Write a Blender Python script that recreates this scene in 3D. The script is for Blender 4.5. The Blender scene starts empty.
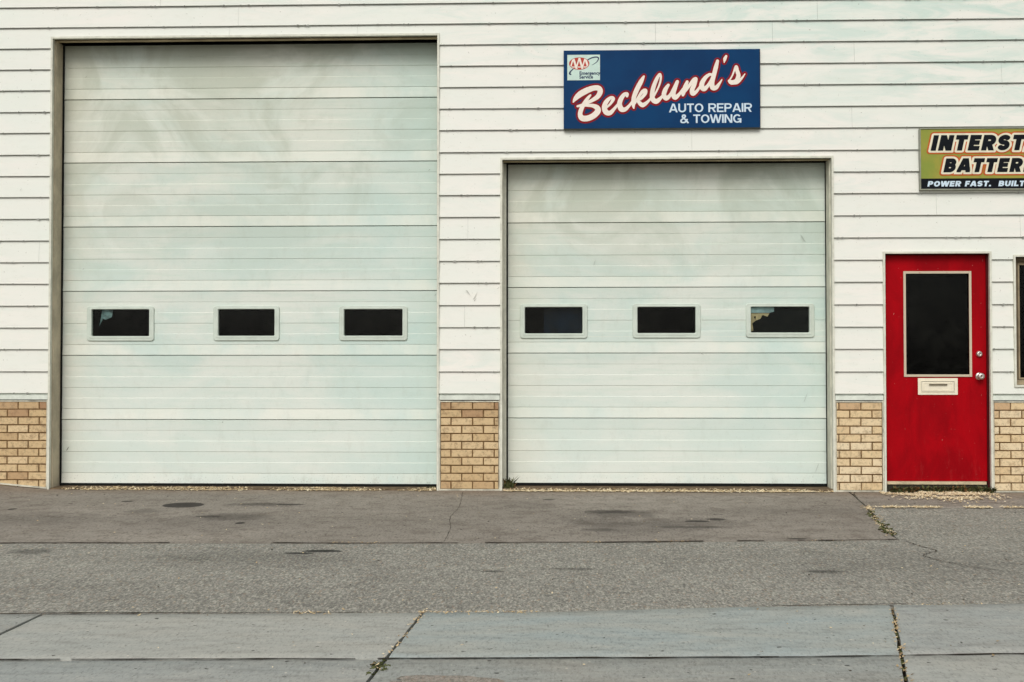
import bpy, bmesh, math, random
import numpy as np
from mathutils import Vector, noise as mnoise

SC = bpy.context.scene
COL = SC.collection
rnd = random.Random(7)

# ------------------------------------------------------------------ helpers
def lin(r, g, b):
    f = lambda c: (c/255/12.92) if c/255 <= .04045 else ((c/255+.055)/1.055)**2.4
    return (f(r), f(g), f(b), 1.0)

def nz(x, y=0.0, z=0.0):
    return mnoise.noise(Vector((x, y, z)))

def link_mesh(name, verts, faces, mat, parent=None, smooth=False, attr=None, mats=None, midx=None):
    me = bpy.data.meshes.new(name)
    me.from_pydata([tuple(v) for v in verts], [], [tuple(f) for f in faces])
    for m in (mats or [mat]):
        me.materials.append(m)
    if midx is not None:
        me.polygons.foreach_set('material_index', midx)
    if attr is not None:                       # one value per face -> per-corner float attribute
        a = me.attributes.new('tint', 'FLOAT', 'FACE')
        a.data.foreach_set('value', attr)
    if smooth:
        me.polygons.foreach_set('use_smooth', [True]*len(me.polygons))
    me.update()
    o = bpy.data.objects.new(name, me)
    COL.objects.link(o)
    if parent: o.parent = parent
    return o

def empty(name, loc=(0, 0, 0), parent=None):
    o = bpy.data.objects.new(name, None)
    o.location = loc; o.empty_display_size = .1
    COL.objects.link(o)
    if parent: o.parent = parent
    return o

def tag(o, label=None, cat=None, group=None, kind=None):
    if label: o['label'] = label
    if cat: o['category'] = cat
    if group: o['group'] = group
    if kind: o['kind'] = kind
    return o

class MB:
    """collects faces, builds ONE mesh object"""
    def __init__(s): s.v = []; s.f = []; s.a = []; s.m = []
    def face(s, pts, a=0.0, m=0):
        i = len(s.v); s.v += [tuple(p) for p in pts]; s.f.append(tuple(range(i, i+len(pts)))); s.a.append(a); s.m.append(m)
    def box(s, x0, x1, y0, y1, z0, z1, a=0.0, m=0, bev=0.0):
        if bev <= 0:
            i = len(s.v)
            s.v += [(x, y, z) for z in (z0, z1) for y in (y0, y1) for x in (x0, x1)]
            for q in ((0,2,3,1),(4,5,7,6),(0,1,5,4),(2,6,7,3),(0,4,6,2),(1,3,7,5)):
                s.f.append(tuple(i+k for k in q)); s.a.append(a); s.m.append(m)
            return
        bm = bmesh.new(); bmesh.ops.create_cube(bm, size=1)
        for v in bm.verts:
            v.co = Vector(((x0+x1)/2+v.co.x*(x1-x0), (y0+y1)/2+v.co.y*(y1-y0), (z0+z1)/2+v.co.z*(z1-z0)))
        bmesh.ops.bevel(bm, geom=list(bm.edges), offset=bev, segments=2, profile=.7, affect='EDGES')
        s.addbm(bm, a, m); bm.free()
    def addbm(s, bm, a=0.0, m=0):
        i = len(s.v); bm.verts.index_update()
        s.v += [tuple(v.co) for v in bm.verts]
        for f in bm.faces:
            s.f.append(tuple(i+v.index for v in f.verts)); s.a.append(a); s.m.append(m)
    def ring(s, x0, x1, z0, z1, t, y0, y1, a=0.0, bev=0.0, m=0):
        """rectangular picture frame: outer rect, bar width t, from y0 (front) to y1"""
        s.box(x0, x0+t, y0, y1, z0, z1, a, m, bev); s.box(x1-t, x1, y0, y1, z0, z1, a, m, bev)
        s.box(x0+t, x1-t, y0+.0008, y1, z0, z0+t, a, m, bev); s.box(x0+t, x1-t, y0+.0008, y1, z1-t, z1, a, m, bev)
    def build(s, name, mat, parent=None, smooth=False, mats=None):
        return link_mesh(name, s.v, s.f, mat, parent, smooth, s.a, mats, s.m if mats else None)

# ------------------------------------------------------------------ material nodes
class NT:
    def __init__(s, name):
        s.m = bpy.data.materials.new(name); s.m.use_nodes = True
        s.t = s.m.node_tree; s.t.nodes.clear()
        s.out = s.t.nodes.new('ShaderNodeOutputMaterial')
        s.b = s.t.nodes.new('ShaderNodeBsdfPrincipled')
        s.t.links.new(s.b.outputs[0], s.out.inputs[0])
        tc = s.t.nodes.new('ShaderNodeTexCoord'); s.obj = tc.outputs['Object']
    def set(s, sock, v):
        if isinstance(v, bpy.types.NodeSocket): s.t.links.new(v, sock)
        else: sock.default_value = v
    def node(s, typ, **kw):
        n = s.t.nodes.new(typ)
        for k, v in kw.items(): setattr(n, k, v)
        return n
    def map(s, scale=(1, 1, 1), loc=(0, 0, 0), vec=None, rot=(0, 0, 0)):
        n = s.node('ShaderNodeMapping'); s.set(n.inputs[0], vec or s.obj)
        n.inputs['Scale'].default_value = scale; n.inputs['Location'].default_value = loc; n.inputs['Rotation'].default_value = rot
        return n.outputs[0]
    def noise(s, scale, detail=4, rough=.6, vec=None, dist=0, lac=2.0):
        n = s.node('ShaderNodeTexNoise'); s.set(n.inputs['Vector'], vec or s.obj)
        n.inputs['Scale'].default_value = scale; n.inputs['Detail'].default_value = detail
        n.inputs['Roughness'].default_value = rough; n.inputs['Distortion'].default_value = dist
        n.inputs['Lacunarity'].default_value = lac
        return n.outputs[0]
    def vor(s, scale, vec=None, feature='F1', out=0, rand=1.0):
        n = s.node('ShaderNodeTexVoronoi', feature=feature); s.set(n.inputs['Vector'], vec or s.obj)
        n.inputs['Scale'].default_value = scale
        n.inputs['Randomness'].default_value = rand
        return n.outputs[out]
    def rng(s, v, a, b, c=0.0, d=1.0, smooth=True):
        n = s.node('ShaderNodeMapRange'); n.interpolation_type = 'SMOOTHSTEP' if smooth else 'LINEAR'
        s.set(n.inputs[0], v)
        for i, q in enumerate((a, b, c, d)): n.inputs[1+i].default_value = q
        return n.outputs[0]
    def mix(s, f, a, b, mode='MIX'):
        n = s.node('ShaderNodeMix', data_type='RGBA', blend_type=mode)
        s.set(n.inputs['Factor'], f); s.set(n.inputs['A'], a) if False else None
        ia, ib = [i for i in n.inputs if i.type == 'RGBA'][:2]
        s.set(ia, a); s.set(ib, b)
        s.set(n.inputs[0], f)
        return [o for o in n.outputs if o.type == 'RGBA'][0]
    def math(s, op, a, b=0.0, clamp=False):
        n = s.node('ShaderNodeMath', operation=op); n.use_clamp = clamp
        s.set(n.inputs[0], a); s.set(n.inputs[1], b); return n.outputs[0]
    def sep(s, v=None):
        n = s.node('ShaderNodeSeparateXYZ'); s.set(n.inputs[0], v or s.obj); return n.outputs
    def attr(s, name='tint'):
        n = s.node('ShaderNodeAttribute', attribute_name=name); return n.outputs['Fac']
    def col(s, v): s.set(s.b.inputs['Base Color'], v); return s
    def rough(s, v): s.set(s.b.inputs['Roughness'], v); return s
    def spec(s, v): s.b.inputs['Specular IOR Level'].default_value = v; return s
    def bump(s, h, strength=.3, dist=.01):
        n = s.node('ShaderNodeBump'); s.set(n.inputs['Height'], h)
        n.inputs['Strength'].default_value = strength; n.inputs['Distance'].default_value = dist
        s.t.links.new(n.outputs[0], s.b.inputs['Normal']); return s
    def ellipse(s, cx, cy, rx, ry, edge=.3, wob=.5, sc=6):
        """soft-edged irregular patch mask in object XY"""
        v = s.map(vec=s.obj, scale=(1/rx, 1/ry, 0), loc=(-cx/rx, -cy/ry, 0))
        l = s.node('ShaderNodeVectorMath', operation='LENGTH'); s.set(l.inputs[0], v)
        d = l.outputs['Value']
        if wob: d = s.math('ADD', d, s.math('MULTIPLY', s.math('SUBTRACT', s.noise(sc, 6, .72, vec=s.map((1, .5, 1), (cx, cy, 0))), .5), wob*3.2))
        return s.rng(d, 1.0-edge, 1.0+edge, 1.0, 0.0)

def simple(name, c, rough=.6, spec=.4, nsc=20, amt=.12, metal=0.0, bump=0.0):
    N = NT(name)
    n = N.noise(nsc, 5, .65)
    f = N.rng(n, .3, .7)
    d = tuple(x*(1-amt*2) for x in c[:3])+(1,)
    N.col(N.mix(f, d, c)).rough(rough).spec(spec)
    N.b.inputs['Metallic'].default_value = metal
    if bump: N.bump(n, bump, .004)
    return N.m

MAT = {}
# ---- siding paint
N = NT('siding_paint')
big = N.noise(1.0, 5, .6, vec=N.map((.55, 1, 1.6), (3, 0, 1)), dist=.4)
xyz = N.sep()
upr = N.rng(N.math('ADD', xyz[2], N.math('MULTIPLY', xyz[0], .22)), 3.4, 4.9)           # weathering of the upper right boards
streak = N.noise(2.4, 6, .62, vec=N.map((.6, 1, 2.6), (1, 0, 7)), dist=.9)
mint = N.math('MULTIPLY', N.rng(streak, .40, .66), N.math('ADD', N.math('MULTIPLY', upr, .6), N.math('MULTIPLY', N.rng(big, .42, .68), .30)), True)
c = N.mix(N.rng(big, .3, .7), lin(224, 228, 218), lin(233, 230, 221))
c = N.mix(mint, c, lin(182, 209, 198))
chalk = N.noise(26, 5, .7, vec=N.map((.4, 1, 1)))
c = N.mix(N.math('MULTIPLY', N.rng(chalk, .50, .74), .13), c, lin(188, 190, 170))
spk = N.noise(55, 2, .5)
c = N.mix(N.math('MULTIPLY', N.rng(spk, .70, .77), .5), c, lin(120, 116, 96))
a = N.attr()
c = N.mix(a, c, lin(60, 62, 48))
N.col(c).rough(.55).spec(.35).bump(N.noise(60, 4, .6, vec=N.map((.25, 1, 1))), .10, .003)
MAT['siding'] = N.m

# ---- overhead-door paint
def door_paint(name, off):
    N = NT(name)
    xyz = N.sep()
    st = N.noise(1.4, 6, .62, vec=N.map((.7, 1, 1.5), (off, 0, 3)), dist=.7)
    fine = N.noise(5.0, 6, .7, vec=N.map((.35, 1, 4.5), (off*2, 0, 1)), dist=.5)
    c = N.mix(N.rng(st, .36, .66), lin(216, 221, 211), lin(196, 212, 203))
    c = N.mix(N.math('MULTIPLY', N.rng(fine, .46, .66), .40), c, lin(190, 208, 194))
    hi = N.rng(xyz[2], 1.6, 3.8 if off < 5 else 2.9)
    smut = N.noise(1.1, 5, .6, vec=N.map((1.0, 1, 1.1), (off+4, 0, 9)), dist=1.2)
    c = N.mix(N.math('MULTIPLY', N.rng(smut, .42, .62), N.math('MULTIPLY', hi, .75)), c, lin(166, 178, 162))
    c = N.mix(N.math('MULTIPLY', hi, .28), c, lin(210, 206, 184))
    c = N.mix(N.math('MULTIPLY', N.rng(xyz[2], .1, 1.6, 1, 0), .5), c, lin(222, 229, 221))
    # blue-green shading painted in towards the right-hand jamb, beige grime along the left one
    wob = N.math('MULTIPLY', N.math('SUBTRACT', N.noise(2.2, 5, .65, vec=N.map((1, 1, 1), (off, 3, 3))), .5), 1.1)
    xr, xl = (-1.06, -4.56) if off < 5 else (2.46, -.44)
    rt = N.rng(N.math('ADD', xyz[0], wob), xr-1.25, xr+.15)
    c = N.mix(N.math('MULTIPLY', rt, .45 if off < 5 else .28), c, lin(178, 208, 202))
    lf = N.rng(N.math('ADD', xyz[0], N.math('MULTIPLY', wob, .5)), xl-.1, xl+.55, 1, 0)
    c = N.mix(N.math('MULTIPLY', lf, .35), c, lin(208, 202, 182))
    # skylight on each section's tilted lower strip and ledges, painted in as uneven wash
    wash = N.rng(N.noise(1.7, 5, .6, vec=N.map((1, 1, .6), (off, 8, 1))), .38, .62)
    c = N.mix(N.math('MULTIPLY', N.rng(N.attr(), -1.0, -.2, .42, 0, smooth=False), wash), c, lin(230, 228, 214))
    low = N.rng(xyz[2], 0.0, .16, 1.0, 0.0)
    sp = N.noise(70, 3, .6)
    c = N.mix(N.math('MULTIPLY', N.rng(sp, .60, .68), N.math('ADD', N.math('MULTIPLY', low, .55), .07)), c, lin(96, 92, 74))
    dn = N.noise(11, 5, .7, vec=N.map((1, 1, .5), (off, 0, 0)))
    c = N.mix(N.math('MULTIPLY', N.rng(dn, .5, .75), N.math('ADD', N.math('MULTIPLY', low, .35), .10)), c, lin(150, 148, 128))
    spots = N.vor(1.6, vec=N.map((1, 0, 1), (off, 0, 0)))
    c = N.mix(N.rng(spots, .010, .020, .75, 0), c, lin(70, 72, 60))
    c = N.mix(N.attr(), c, lin(64, 62, 50))
    N.col(c).rough(.5).spec(.35).bump(N.noise(90, 3, .6), .06, .002)
    return N.m
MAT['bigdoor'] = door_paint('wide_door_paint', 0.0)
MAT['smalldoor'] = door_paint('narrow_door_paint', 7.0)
MAT['winframe'] = simple('door_window_frame', lin(202, 212, 200), .5, .25, 9, .06)
MAT['flange'] = simple('trim_white', lin(222, 222, 206), .5, .3, 14, .10)
MAT['jamb'] = simple('jamb_paint', lin(206, 194, 168), .65, .3, 5, .16, bump=.2)
MAT['jamb_light'] = simple('pale_jamb_paint', lin(224, 222, 204), .65, .3, 5, .14, bump=.2)
MAT['head'] = simple('head_paint', lin(196, 178, 144), .7, .25, 5, .2)
MAT['rubber'] = simple('black_rubber', lin(22, 24, 22), .8, .2, 20, .2)
MAT['flash'] = simple('flashing_paint', lin(226, 232, 220), .5, .2, 8, .12)
MAT['foot'] = simple('foot_trim', lin(222, 218, 198), .7, .3, 9, .25)
MAT['core'] = simple('wall_core', lin(60, 58, 50), .9, .1)
MAT['dark'] = simple('dark_interior', lin(22, 22, 21), .95, .05)
MAT['roof'] = simple('roof_felt', lin(80, 80, 78), .9, .1)

# ---- brick
def brick_mat(name, base, alt, red, pale=0.0):
    N = NT(name)
    t = N.attr()
    c = N.mix(N.rng(t, 0, .75, smooth=False), base, alt)
    c = N.mix(N.rng(t, .8, 1.0, smooth=False), c, red)
    n1 = N.noise(38, 6, .72)
    c = N.mix(N.math('MULTIPLY', N.rng(n1, .50, .68), .62), c, tuple(v*.40 for v in base[:3])+(1,))
    n2 = N.noise(20, 5, .7, vec=N.map((1, 1, 1), (3, 3, 3)))
    c = N.mix(N.math('MULTIPLY', N.rng(n2, .48, .70), .55), c, tuple(v*.55 for v in red[:3])+(1,))
    N.col(c).rough(.85).spec(.2).bump(n1, .5, .004)
    return N.m
MAT['brick'] = brick_mat('buff_brick', lin(214, 190, 150), lin(200, 174, 132), lin(166, 130, 98))
MAT['brick_pale'] = brick_mat('pale_buff_brick', lin(226, 208, 174), lin(218, 194, 152), lin(196, 164, 126))
MAT['mortar'] = simple('brick_mortar', lin(124, 98, 66), .95, .1, 40, .25, bump=.4)

# ---- red door
N = NT('red_door_paint')
n = N.noise(2.5, 5, .6, vec=N.map((1.6, 1, .7), (2, 0, 1)), dist=.6)
c = N.mix(N.rng(n, .35, .68), (.26, .0008, .0042, 1), (.37, .0009, .0052, 1))
sc_ = N.noise(30, 5, .75, vec=N.map((1, 1, .35)))
c = N.mix(N.math('MULTIPLY', N.rng(sc_, .60, .76), .35), c, (.12, .002, .004, 1))
xyz = N.sep()
scuff = N.math('MULTIPLY', N.rng(N.noise(6, 6, .75, vec=N.map((1.6, 1, .5), (9, 0, 2))), .56, .74), N.rng(xyz[2], 0, .6, .16, .02))
c = N.mix(scuff, c, lin(196, 96, 92))
chip = N.math('MULTIPLY', N.rng(N.noise(46, 3, .6), .72, .76), .8)
c = N.mix(chip, c, lin(214, 150, 140))
N.col(c).rough(N.rng(sc_, .3, .7, .38, .55)).spec(.06).bump(sc_, .08, .003)
MAT['red'] = N.m
MAT['reddark'] = simple('dark_red_frame', (.10, .004, .006, 1), .6, .3, 12, .2)
N = NT('glazing_bead')                      # pale bead, partly overpainted red along its edge
f = N.rng(N.noise(7, 4, .6, vec=N.map((1, 1, 1), (2, 0, 4))), .56, .62)
top = N.rng(N.sep()[2], 1.90, 1.93)
c = N.mix(N.math('MULTIPLY', f, top), lin(196, 182, 158), (.33, .004, .01, 1))
N.col(c).rough(.55)
MAT['bead'] = N.m
MAT['thresh'] = simple('threshold_metal', lin(214, 196, 160), .5, .5, 16, .18)
MAT['cream'] = simple('cream_enamel', lin(236, 228, 204), .45, .5, 30, .05)
MAT['slotline'] = simple('slot_shadow_gap', lin(120, 112, 92), .7, .2)
N = NT('brushed_steel'); N.col(N.mix(N.rng(N.noise(60, 3), .3, .7), lin(190, 178, 168), lin(220, 212, 204))).rough(.32); N.b.inputs['Metallic'].default_value = .9
MAT['steel'] = N.m
MAT['winbrown'] = simple('brown_window_frame', lin(112, 98, 74), .6, .3, 7, .25)
MAT['wintan'] = simple('tan_window_sash', lin(168, 152, 122), .6, .3, 9, .2)
MAT['film'] = simple('pale_film', lin(196, 222, 228), .4, .5, 12, .2)
MAT['bluefilm'] = simple('blue_panel', lin(14, 32, 54), .6, .2, 3, .5)
MAT['ply'] = simple('plywood_scrap', lin(248, 216, 170), .8, .2, 10, .2)
MAT['paper'] = simple('black_paper', lin(24, 26, 26), .9, .1)

# ---- glass: thin pane, mostly clear onto the dark room, weak mirror
N = NT('window_glass')
t = N.t
tr = N.node('ShaderNodeBsdfTransparent'); tr.inputs[0].default_value = (.80, .84, .82, 1)
gl = N.node('ShaderNodeBsdfGlossy'); gl.inputs['Roughness'].default_value = .04; gl.inputs[0].default_value = (1, 1, 1, 1)
fr = N.node('ShaderNodeFresnel'); fr.inputs[0].default_value = 1.15
df = N.node('ShaderNodeBsdfDiffuse'); df.inputs[0].default_value = lin(120, 120, 110)
mx = N.node('ShaderNodeMixShader'); t.links.new(fr.outputs[0], mx.inputs[0]); t.links.new(tr.outputs[0], mx.inputs[1]); t.links.new(gl.outputs[0], mx.inputs[2])
m2 = N.node('ShaderNodeMixShader')
dust = N.math('MULTIPLY', N.rng(N.noise(7, 7, .75, dist=1.0), .42, .72), .022)
t.links.new(dust, m2.inputs[0]); t.links.new(mx.outputs[0], m2.inputs[1]); t.links.new(df.outputs[0], m2.inputs[2])
t.links.new(m2.outputs[0], N.out.inputs[0])
MAT['glass'] = N.m

# ---- ground materials
def stain_mix(N, c, lst):
    for (cx, cy, rx, ry, edge, wob, sc, amt, colr) in lst:
        c = N.mix(N.math('MULTIPLY', N.ellipse(cx, cy, rx, ry, edge, wob, sc), amt), c, colr)
    return c

N = NT('apron_concrete')
b = N.noise(.7, 6, .65, vec=N.map((.6, 1.5, 1)), dist=.5)
m_ = N.noise(6, 7, .75, vec=N.map((1, 1.0, 1)))
s_ = N.noise(70, 5, .78, vec=N.map((1, .32, 1)))
g_ = N.vor(120)
c = N.mix(N.rng(b, .3, .7), lin(138, 132, 122), lin(158, 151, 140))
c = N.mix(N.math('MULTIPLY', N.rng(m_, .45, .66), .5), c, lin(100, 90, 80))
c = N.mix(N.math('MULTIPLY', N.rng(m_, .2, .42, 1, 0), .25), c, lin(166, 154, 138))
c = N.mix(N.math('MULTIPLY', N.rng(s_, .5, .64), .62), c, lin(78, 70, 62))
c = N.mix(N.math('MULTIPLY', N.rng(s_, .26, .44, 1, 0), .40), c, lin(190, 178, 160))
c = N.mix(N.math('MULTIPLY', N.rng(N.noise(28, 2, .5), .72, .76), .7), c, lin(190, 178, 156))
c = N.mix(N.math('MULTIPLY', N.rng(N.noise(19, 2, .5, vec=N.map(loc=(5, 5, 5))), .735, .76), .85), c, lin(44, 40, 36))
far = N.rng(N.sep()[1], -.5, -.05)
c = N.mix(N.math('MULTIPLY', far, .35), c, lin(126, 104, 80))
OIL = lin(44, 41, 39)
c = stain_mix(N, c, [
    (-3.02, -1.06, .165, .155, .05, .02, 9, .88, OIL),
    (-3.2, -1.45, .16, .10, .5, .5, 5, .4, OIL),
    (-2.40, -1.0, .30, .09, .45, .5, 6, .55, OIL),
    (-2.45, -1.75, .26, .16, .5, .6, 5, .42, OIL),
    (-2.55, -2.1, .55, .4, .7, .5, 3, .22, OIL),
    (-2.30, -2.05, .035, .05, .2, .2, 9, .9, OIL),
    (.52, -1.5, .26, .20, .4, .8, 7, .42, OIL),
    (.62, -2.15, .36, .30, .5, .9, 6, .26, OIL),
    (.95, -1.95, .42, .24, .5, .9, 6, .32, OIL),
    (1.20, -1.75, .07, .06, .3, .4, 9, .8, OIL),
    (.25, -1.9, .25, .3, .7, .5, 4, .3, OIL),
    (-.25, -.95, .25, .25, .7, .5, 4, .22, OIL),
    (1.9, -1.2, .6, .25, .7, .6, 3, .16, OIL),
    (-3.9, -1.9, .9, .3, .7, .6, 3, .22, OIL),
    (-2.15, -1.02, .10, .05, .25, .5, 16, .7, OIL), (-2.62, -1.72, .09, .05, .3, .6, 14, .6, OIL),
    (.42, -1.38, .17, .10, .3, .6, 10, .55, OIL), (1.05, -1.85, .09, .045, .2, .5, 16, .85, OIL), (.98, -2.15, .22, .05, .4, .7, 10, .5, OIL),
    (.30, -2.3, .14, .07, .4, .7, 10, .45, OIL), (-3.55, -.85, .05, .04, .2, .4, 14, .8, OIL), (-4.3, -1.35, .035, .05, .2, .4, 14, .8, OIL),
    (-.05, -.62, .05, .04, .2, .5, 14, .7, OIL), (1.62, -2.66, .06, .03, .2, .4, 14, .8, OIL)])
# hairline crack pattern
w_ = N.noise(2.2, 5, .7)
cr = N.vor(.33, vec=N.map(loc=(2.3, .4, 0)), feature='DISTANCE_TO_EDGE')
N.col(c).rough(.9).spec(.15).bump(N.math('ADD', s_, N.math('MULTIPLY', m_, .7)), .45, .006)
MAT['apron'] = N.m

def asphalt(name, base, dk, lt, stains=()):
    N = NT(name)
    b = N.noise(.9, 5, .6, vec=N.map((.5, 1.3, 1)))
    m_ = N.noise(4.5, 6, .7, vec=N.map((.8, 1.3, 1), (4, 1, 0)))
    v = N.vor(95, out=1, vec=N.map((1, .42, 1)))                         # aggregate stones: random value per cell
    vg = N.node('ShaderNodeSeparateColor'); N.set(vg.inputs[0], v)
    d = N.vor(75)
    v2 = N.vor(130, out=1, vec=N.map((1, .36, 1))); vg2 = N.node('ShaderNodeSeparateColor'); N.set(vg2.inputs[0], v2)
    c = N.mix(N.rng(b, .3, .7), base, tuple(x*.84 for x in base[:3])+(1,))
    c = N.mix(N.math('MULTIPLY', N.rng(m_, .45, .72), .4), c, dk)
    gr = N.noise(85, 4, .8, vec=N.map((1, .30, 1)))
    c = N.mix(N.math('MULTIPLY', N.rng(gr, .50, .60), .62), c, dk)
    c = N.mix(N.math('MULTIPLY', N.rng(gr, .36, .47, 1, 0), .52), c, lt)
    c = N.mix(N.math('MULTIPLY', N.rng(vg.outputs[0], .66, 1.0, smooth=False), .40), c, lt)
    c = N.mix(N.math('MULTIPLY', N.rng(vg.outputs[1], .60, 1.0, smooth=False), .45), c, dk)
    c = N.mix(N.math('MULTIPLY', N.rng(vg2.outputs[0], .6, 1.0, smooth=False), .4), c, dk)
    c = N.mix(N.math('MULTIPLY', N.rng(vg.outputs[2], .9, 1.0, smooth=False), .5), c, lin(160, 134, 110))
    c = stain_mix(N, c, stains)
    N.col(c).rough(.9).spec(.2).bump(N.math('SUBTRACT', N.math('MULTIPLY', N.noise(60, 4, .7), .6), d), .5, .006)
    return N.m
TAR = lin(34, 34, 33)
MAT['asphalt'] = asphalt('worn_asphalt', lin(158, 156, 146), lin(92, 91, 85), lin(210, 206, 190), [
    (-1.47, -3.22, .13, .050, .15, .5, 14, .92, TAR), (-1.60, -3.31, .09, .030, .2, .5, 14, .9, TAR),
    (1.54, -3.84, .10, .04, .5, .3, 10, .6, TAR), (-3.3, -3.3, .14, .09, .5, .4, 8, .5, TAR),
    (-2.0, -3.5, .8, .25, .7, .6, 3, .22, TAR), (.1, -3.8, .12, .04, .5, .5, 8, .5, TAR),
    (-.35, -3.9, .07, .03, .4, .5, 8, .6, TAR), (2.3, -3.5, .8, .4, .8, .6, 3, .15, TAR)])
MAT['patch'] = asphalt('dirt_gravel', lin(162, 156, 144), lin(108, 101, 92), lin(180, 160, 146))

def slab_mat(name, base, blue, amt, off):
    N = NT(name)
    b = N.noise(1.5, 6, .65, vec=N.map((.7, 1.6, 1), (off, off, 0)), dist=.6)
    m_ = N.noise(9, 6, .7, vec=N.map((.5, 1.6, 1), (off, 0, 0)))
    s_ = N.noise(80, 5, .8, vec=N.map((1, .32, 1), (off, 0, 0)))
    c = N.mix(N.math('MULTIPLY', N.rng(b, .3, .66), amt), base, blue)
    c = N.mix(N.math('MULTIPLY', N.rng(m_, .46, .70), .42), c, tuple(x*.5 for x in base[:3])+(1,))
    c = N.mix(N.math('MULTIPLY', N.rng(m_, .28, .48, 1, 0), .38), c, lin(196, 194, 182))
    c = N.mix(N.math('MULTIPLY', N.rng(s_, .50, .66), .50), c, tuple(x*.35 for x in base[:3])+(1,))
    c = N.mix(N.math('MULTIPLY', N.rng(s_, .30, .46, 1, 0), .50), c, lin(196, 194, 182))
    c = N.mix(N.math('MULTIPLY', N.rng(N.noise(24, 2, .5, vec=N.map(loc=(off, 2, 1))), .71, .75), .8), c, lin(40, 38, 34))
    c = N.mix(N.math('MULTIPLY', N.rng(N.noise(31, 2, .5, vec=N.map(loc=(off, 9, 1))), .72, .75), .7), c, lin(214, 208, 192))
    N.col(c).rough(.88).spec(.2).bump(N.math('ADD', s_, m_), .3, .005)
    return N.m
SL = [slab_mat('slab_grey', lin(177, 176, 166), lin(171, 176, 170), .6, 0),
      slab_mat('slab_blue', lin(172, 174, 165), lin(162, 174, 172), .85, 5),
      slab_mat('slab_mid', lin(169, 169, 161), lin(162, 170, 167), .6, 11),
      slab_mat('slab_warm', lin(162, 160, 150), lin(156, 165, 162), .5, 17)]
MAT['dirt'] = simple('joint_dirt', lin(58, 50, 40), .95, .1, 40, .3, bump=.5)
MAT['sill'] = simple('sill_concrete', lin(118, 100, 78), .9, .15, 14, .28, bump=.5)

def fleck_mat(name, a, b, c3):
    N = NT(name); t = N.attr()
    c = N.mix(N.rng(t, 0, .6, smooth=False), a, b); c = N.mix(N.rng(t, .7, 1, smooth=False), c, c3)
    N.col(c).rough(.85).spec(.15); return N.m
MAT['straw'] = fleck_mat('dry_straw', lin(234, 220, 186), lin(200, 176, 134), lin(112, 90, 62))
MAT['leaf'] = fleck_mat('weed_leaf', lin(98, 102, 62), lin(66, 70, 46), lin(140, 98, 62))

# ------------------------------------------------------------------ building
SHOP = tag(empty('repair_shop', (0, 0, 0)), 'white clapboard repair shop with two garage doors and a red entry door over buff brick', 'building')

# opening: x0, x1, z0, z1 (outer edge of its trim)
OPEN = [(-4.573, -1.036, -.1, 4.100), (-.489, 2.468, -.1, 2.973), (2.896, 3.842, -.1, 2.120), (4.033, 5.30, .925, 2.089)]
XL, XR = -9.0, 9.0
ROWS = [.866, 1.062, 1.262, 1.458, 1.656, 1.855, 2.051, 2.248, 2.445, 2.642, 2.834, 3.027, 3.226, 3.419, 3.614, 3.806, 3.998, 4.187, 4.374]
while ROWS[-1] < 5.6: ROWS.append(ROWS[-1]+.189)

def intervals(z, spans, x0, x1):
    cuts = sorted((a, b) for (a, b, c, d) in spans if c < z < d)
    out = []; x = x0
    for a, b in cuts:
        if a > x: out.append((x, a))
        x = max(x, b)
    if x < x1: out.append((x, x1))
    return out

def lap(x, r):   # gentle unevenness of each board's lower edge
    return .0016*nz(x*.7, r*3.1) + .0008*nz(x*3.0, r*7.7), .0018*nz(x*.9+40, r*2.3)

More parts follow.
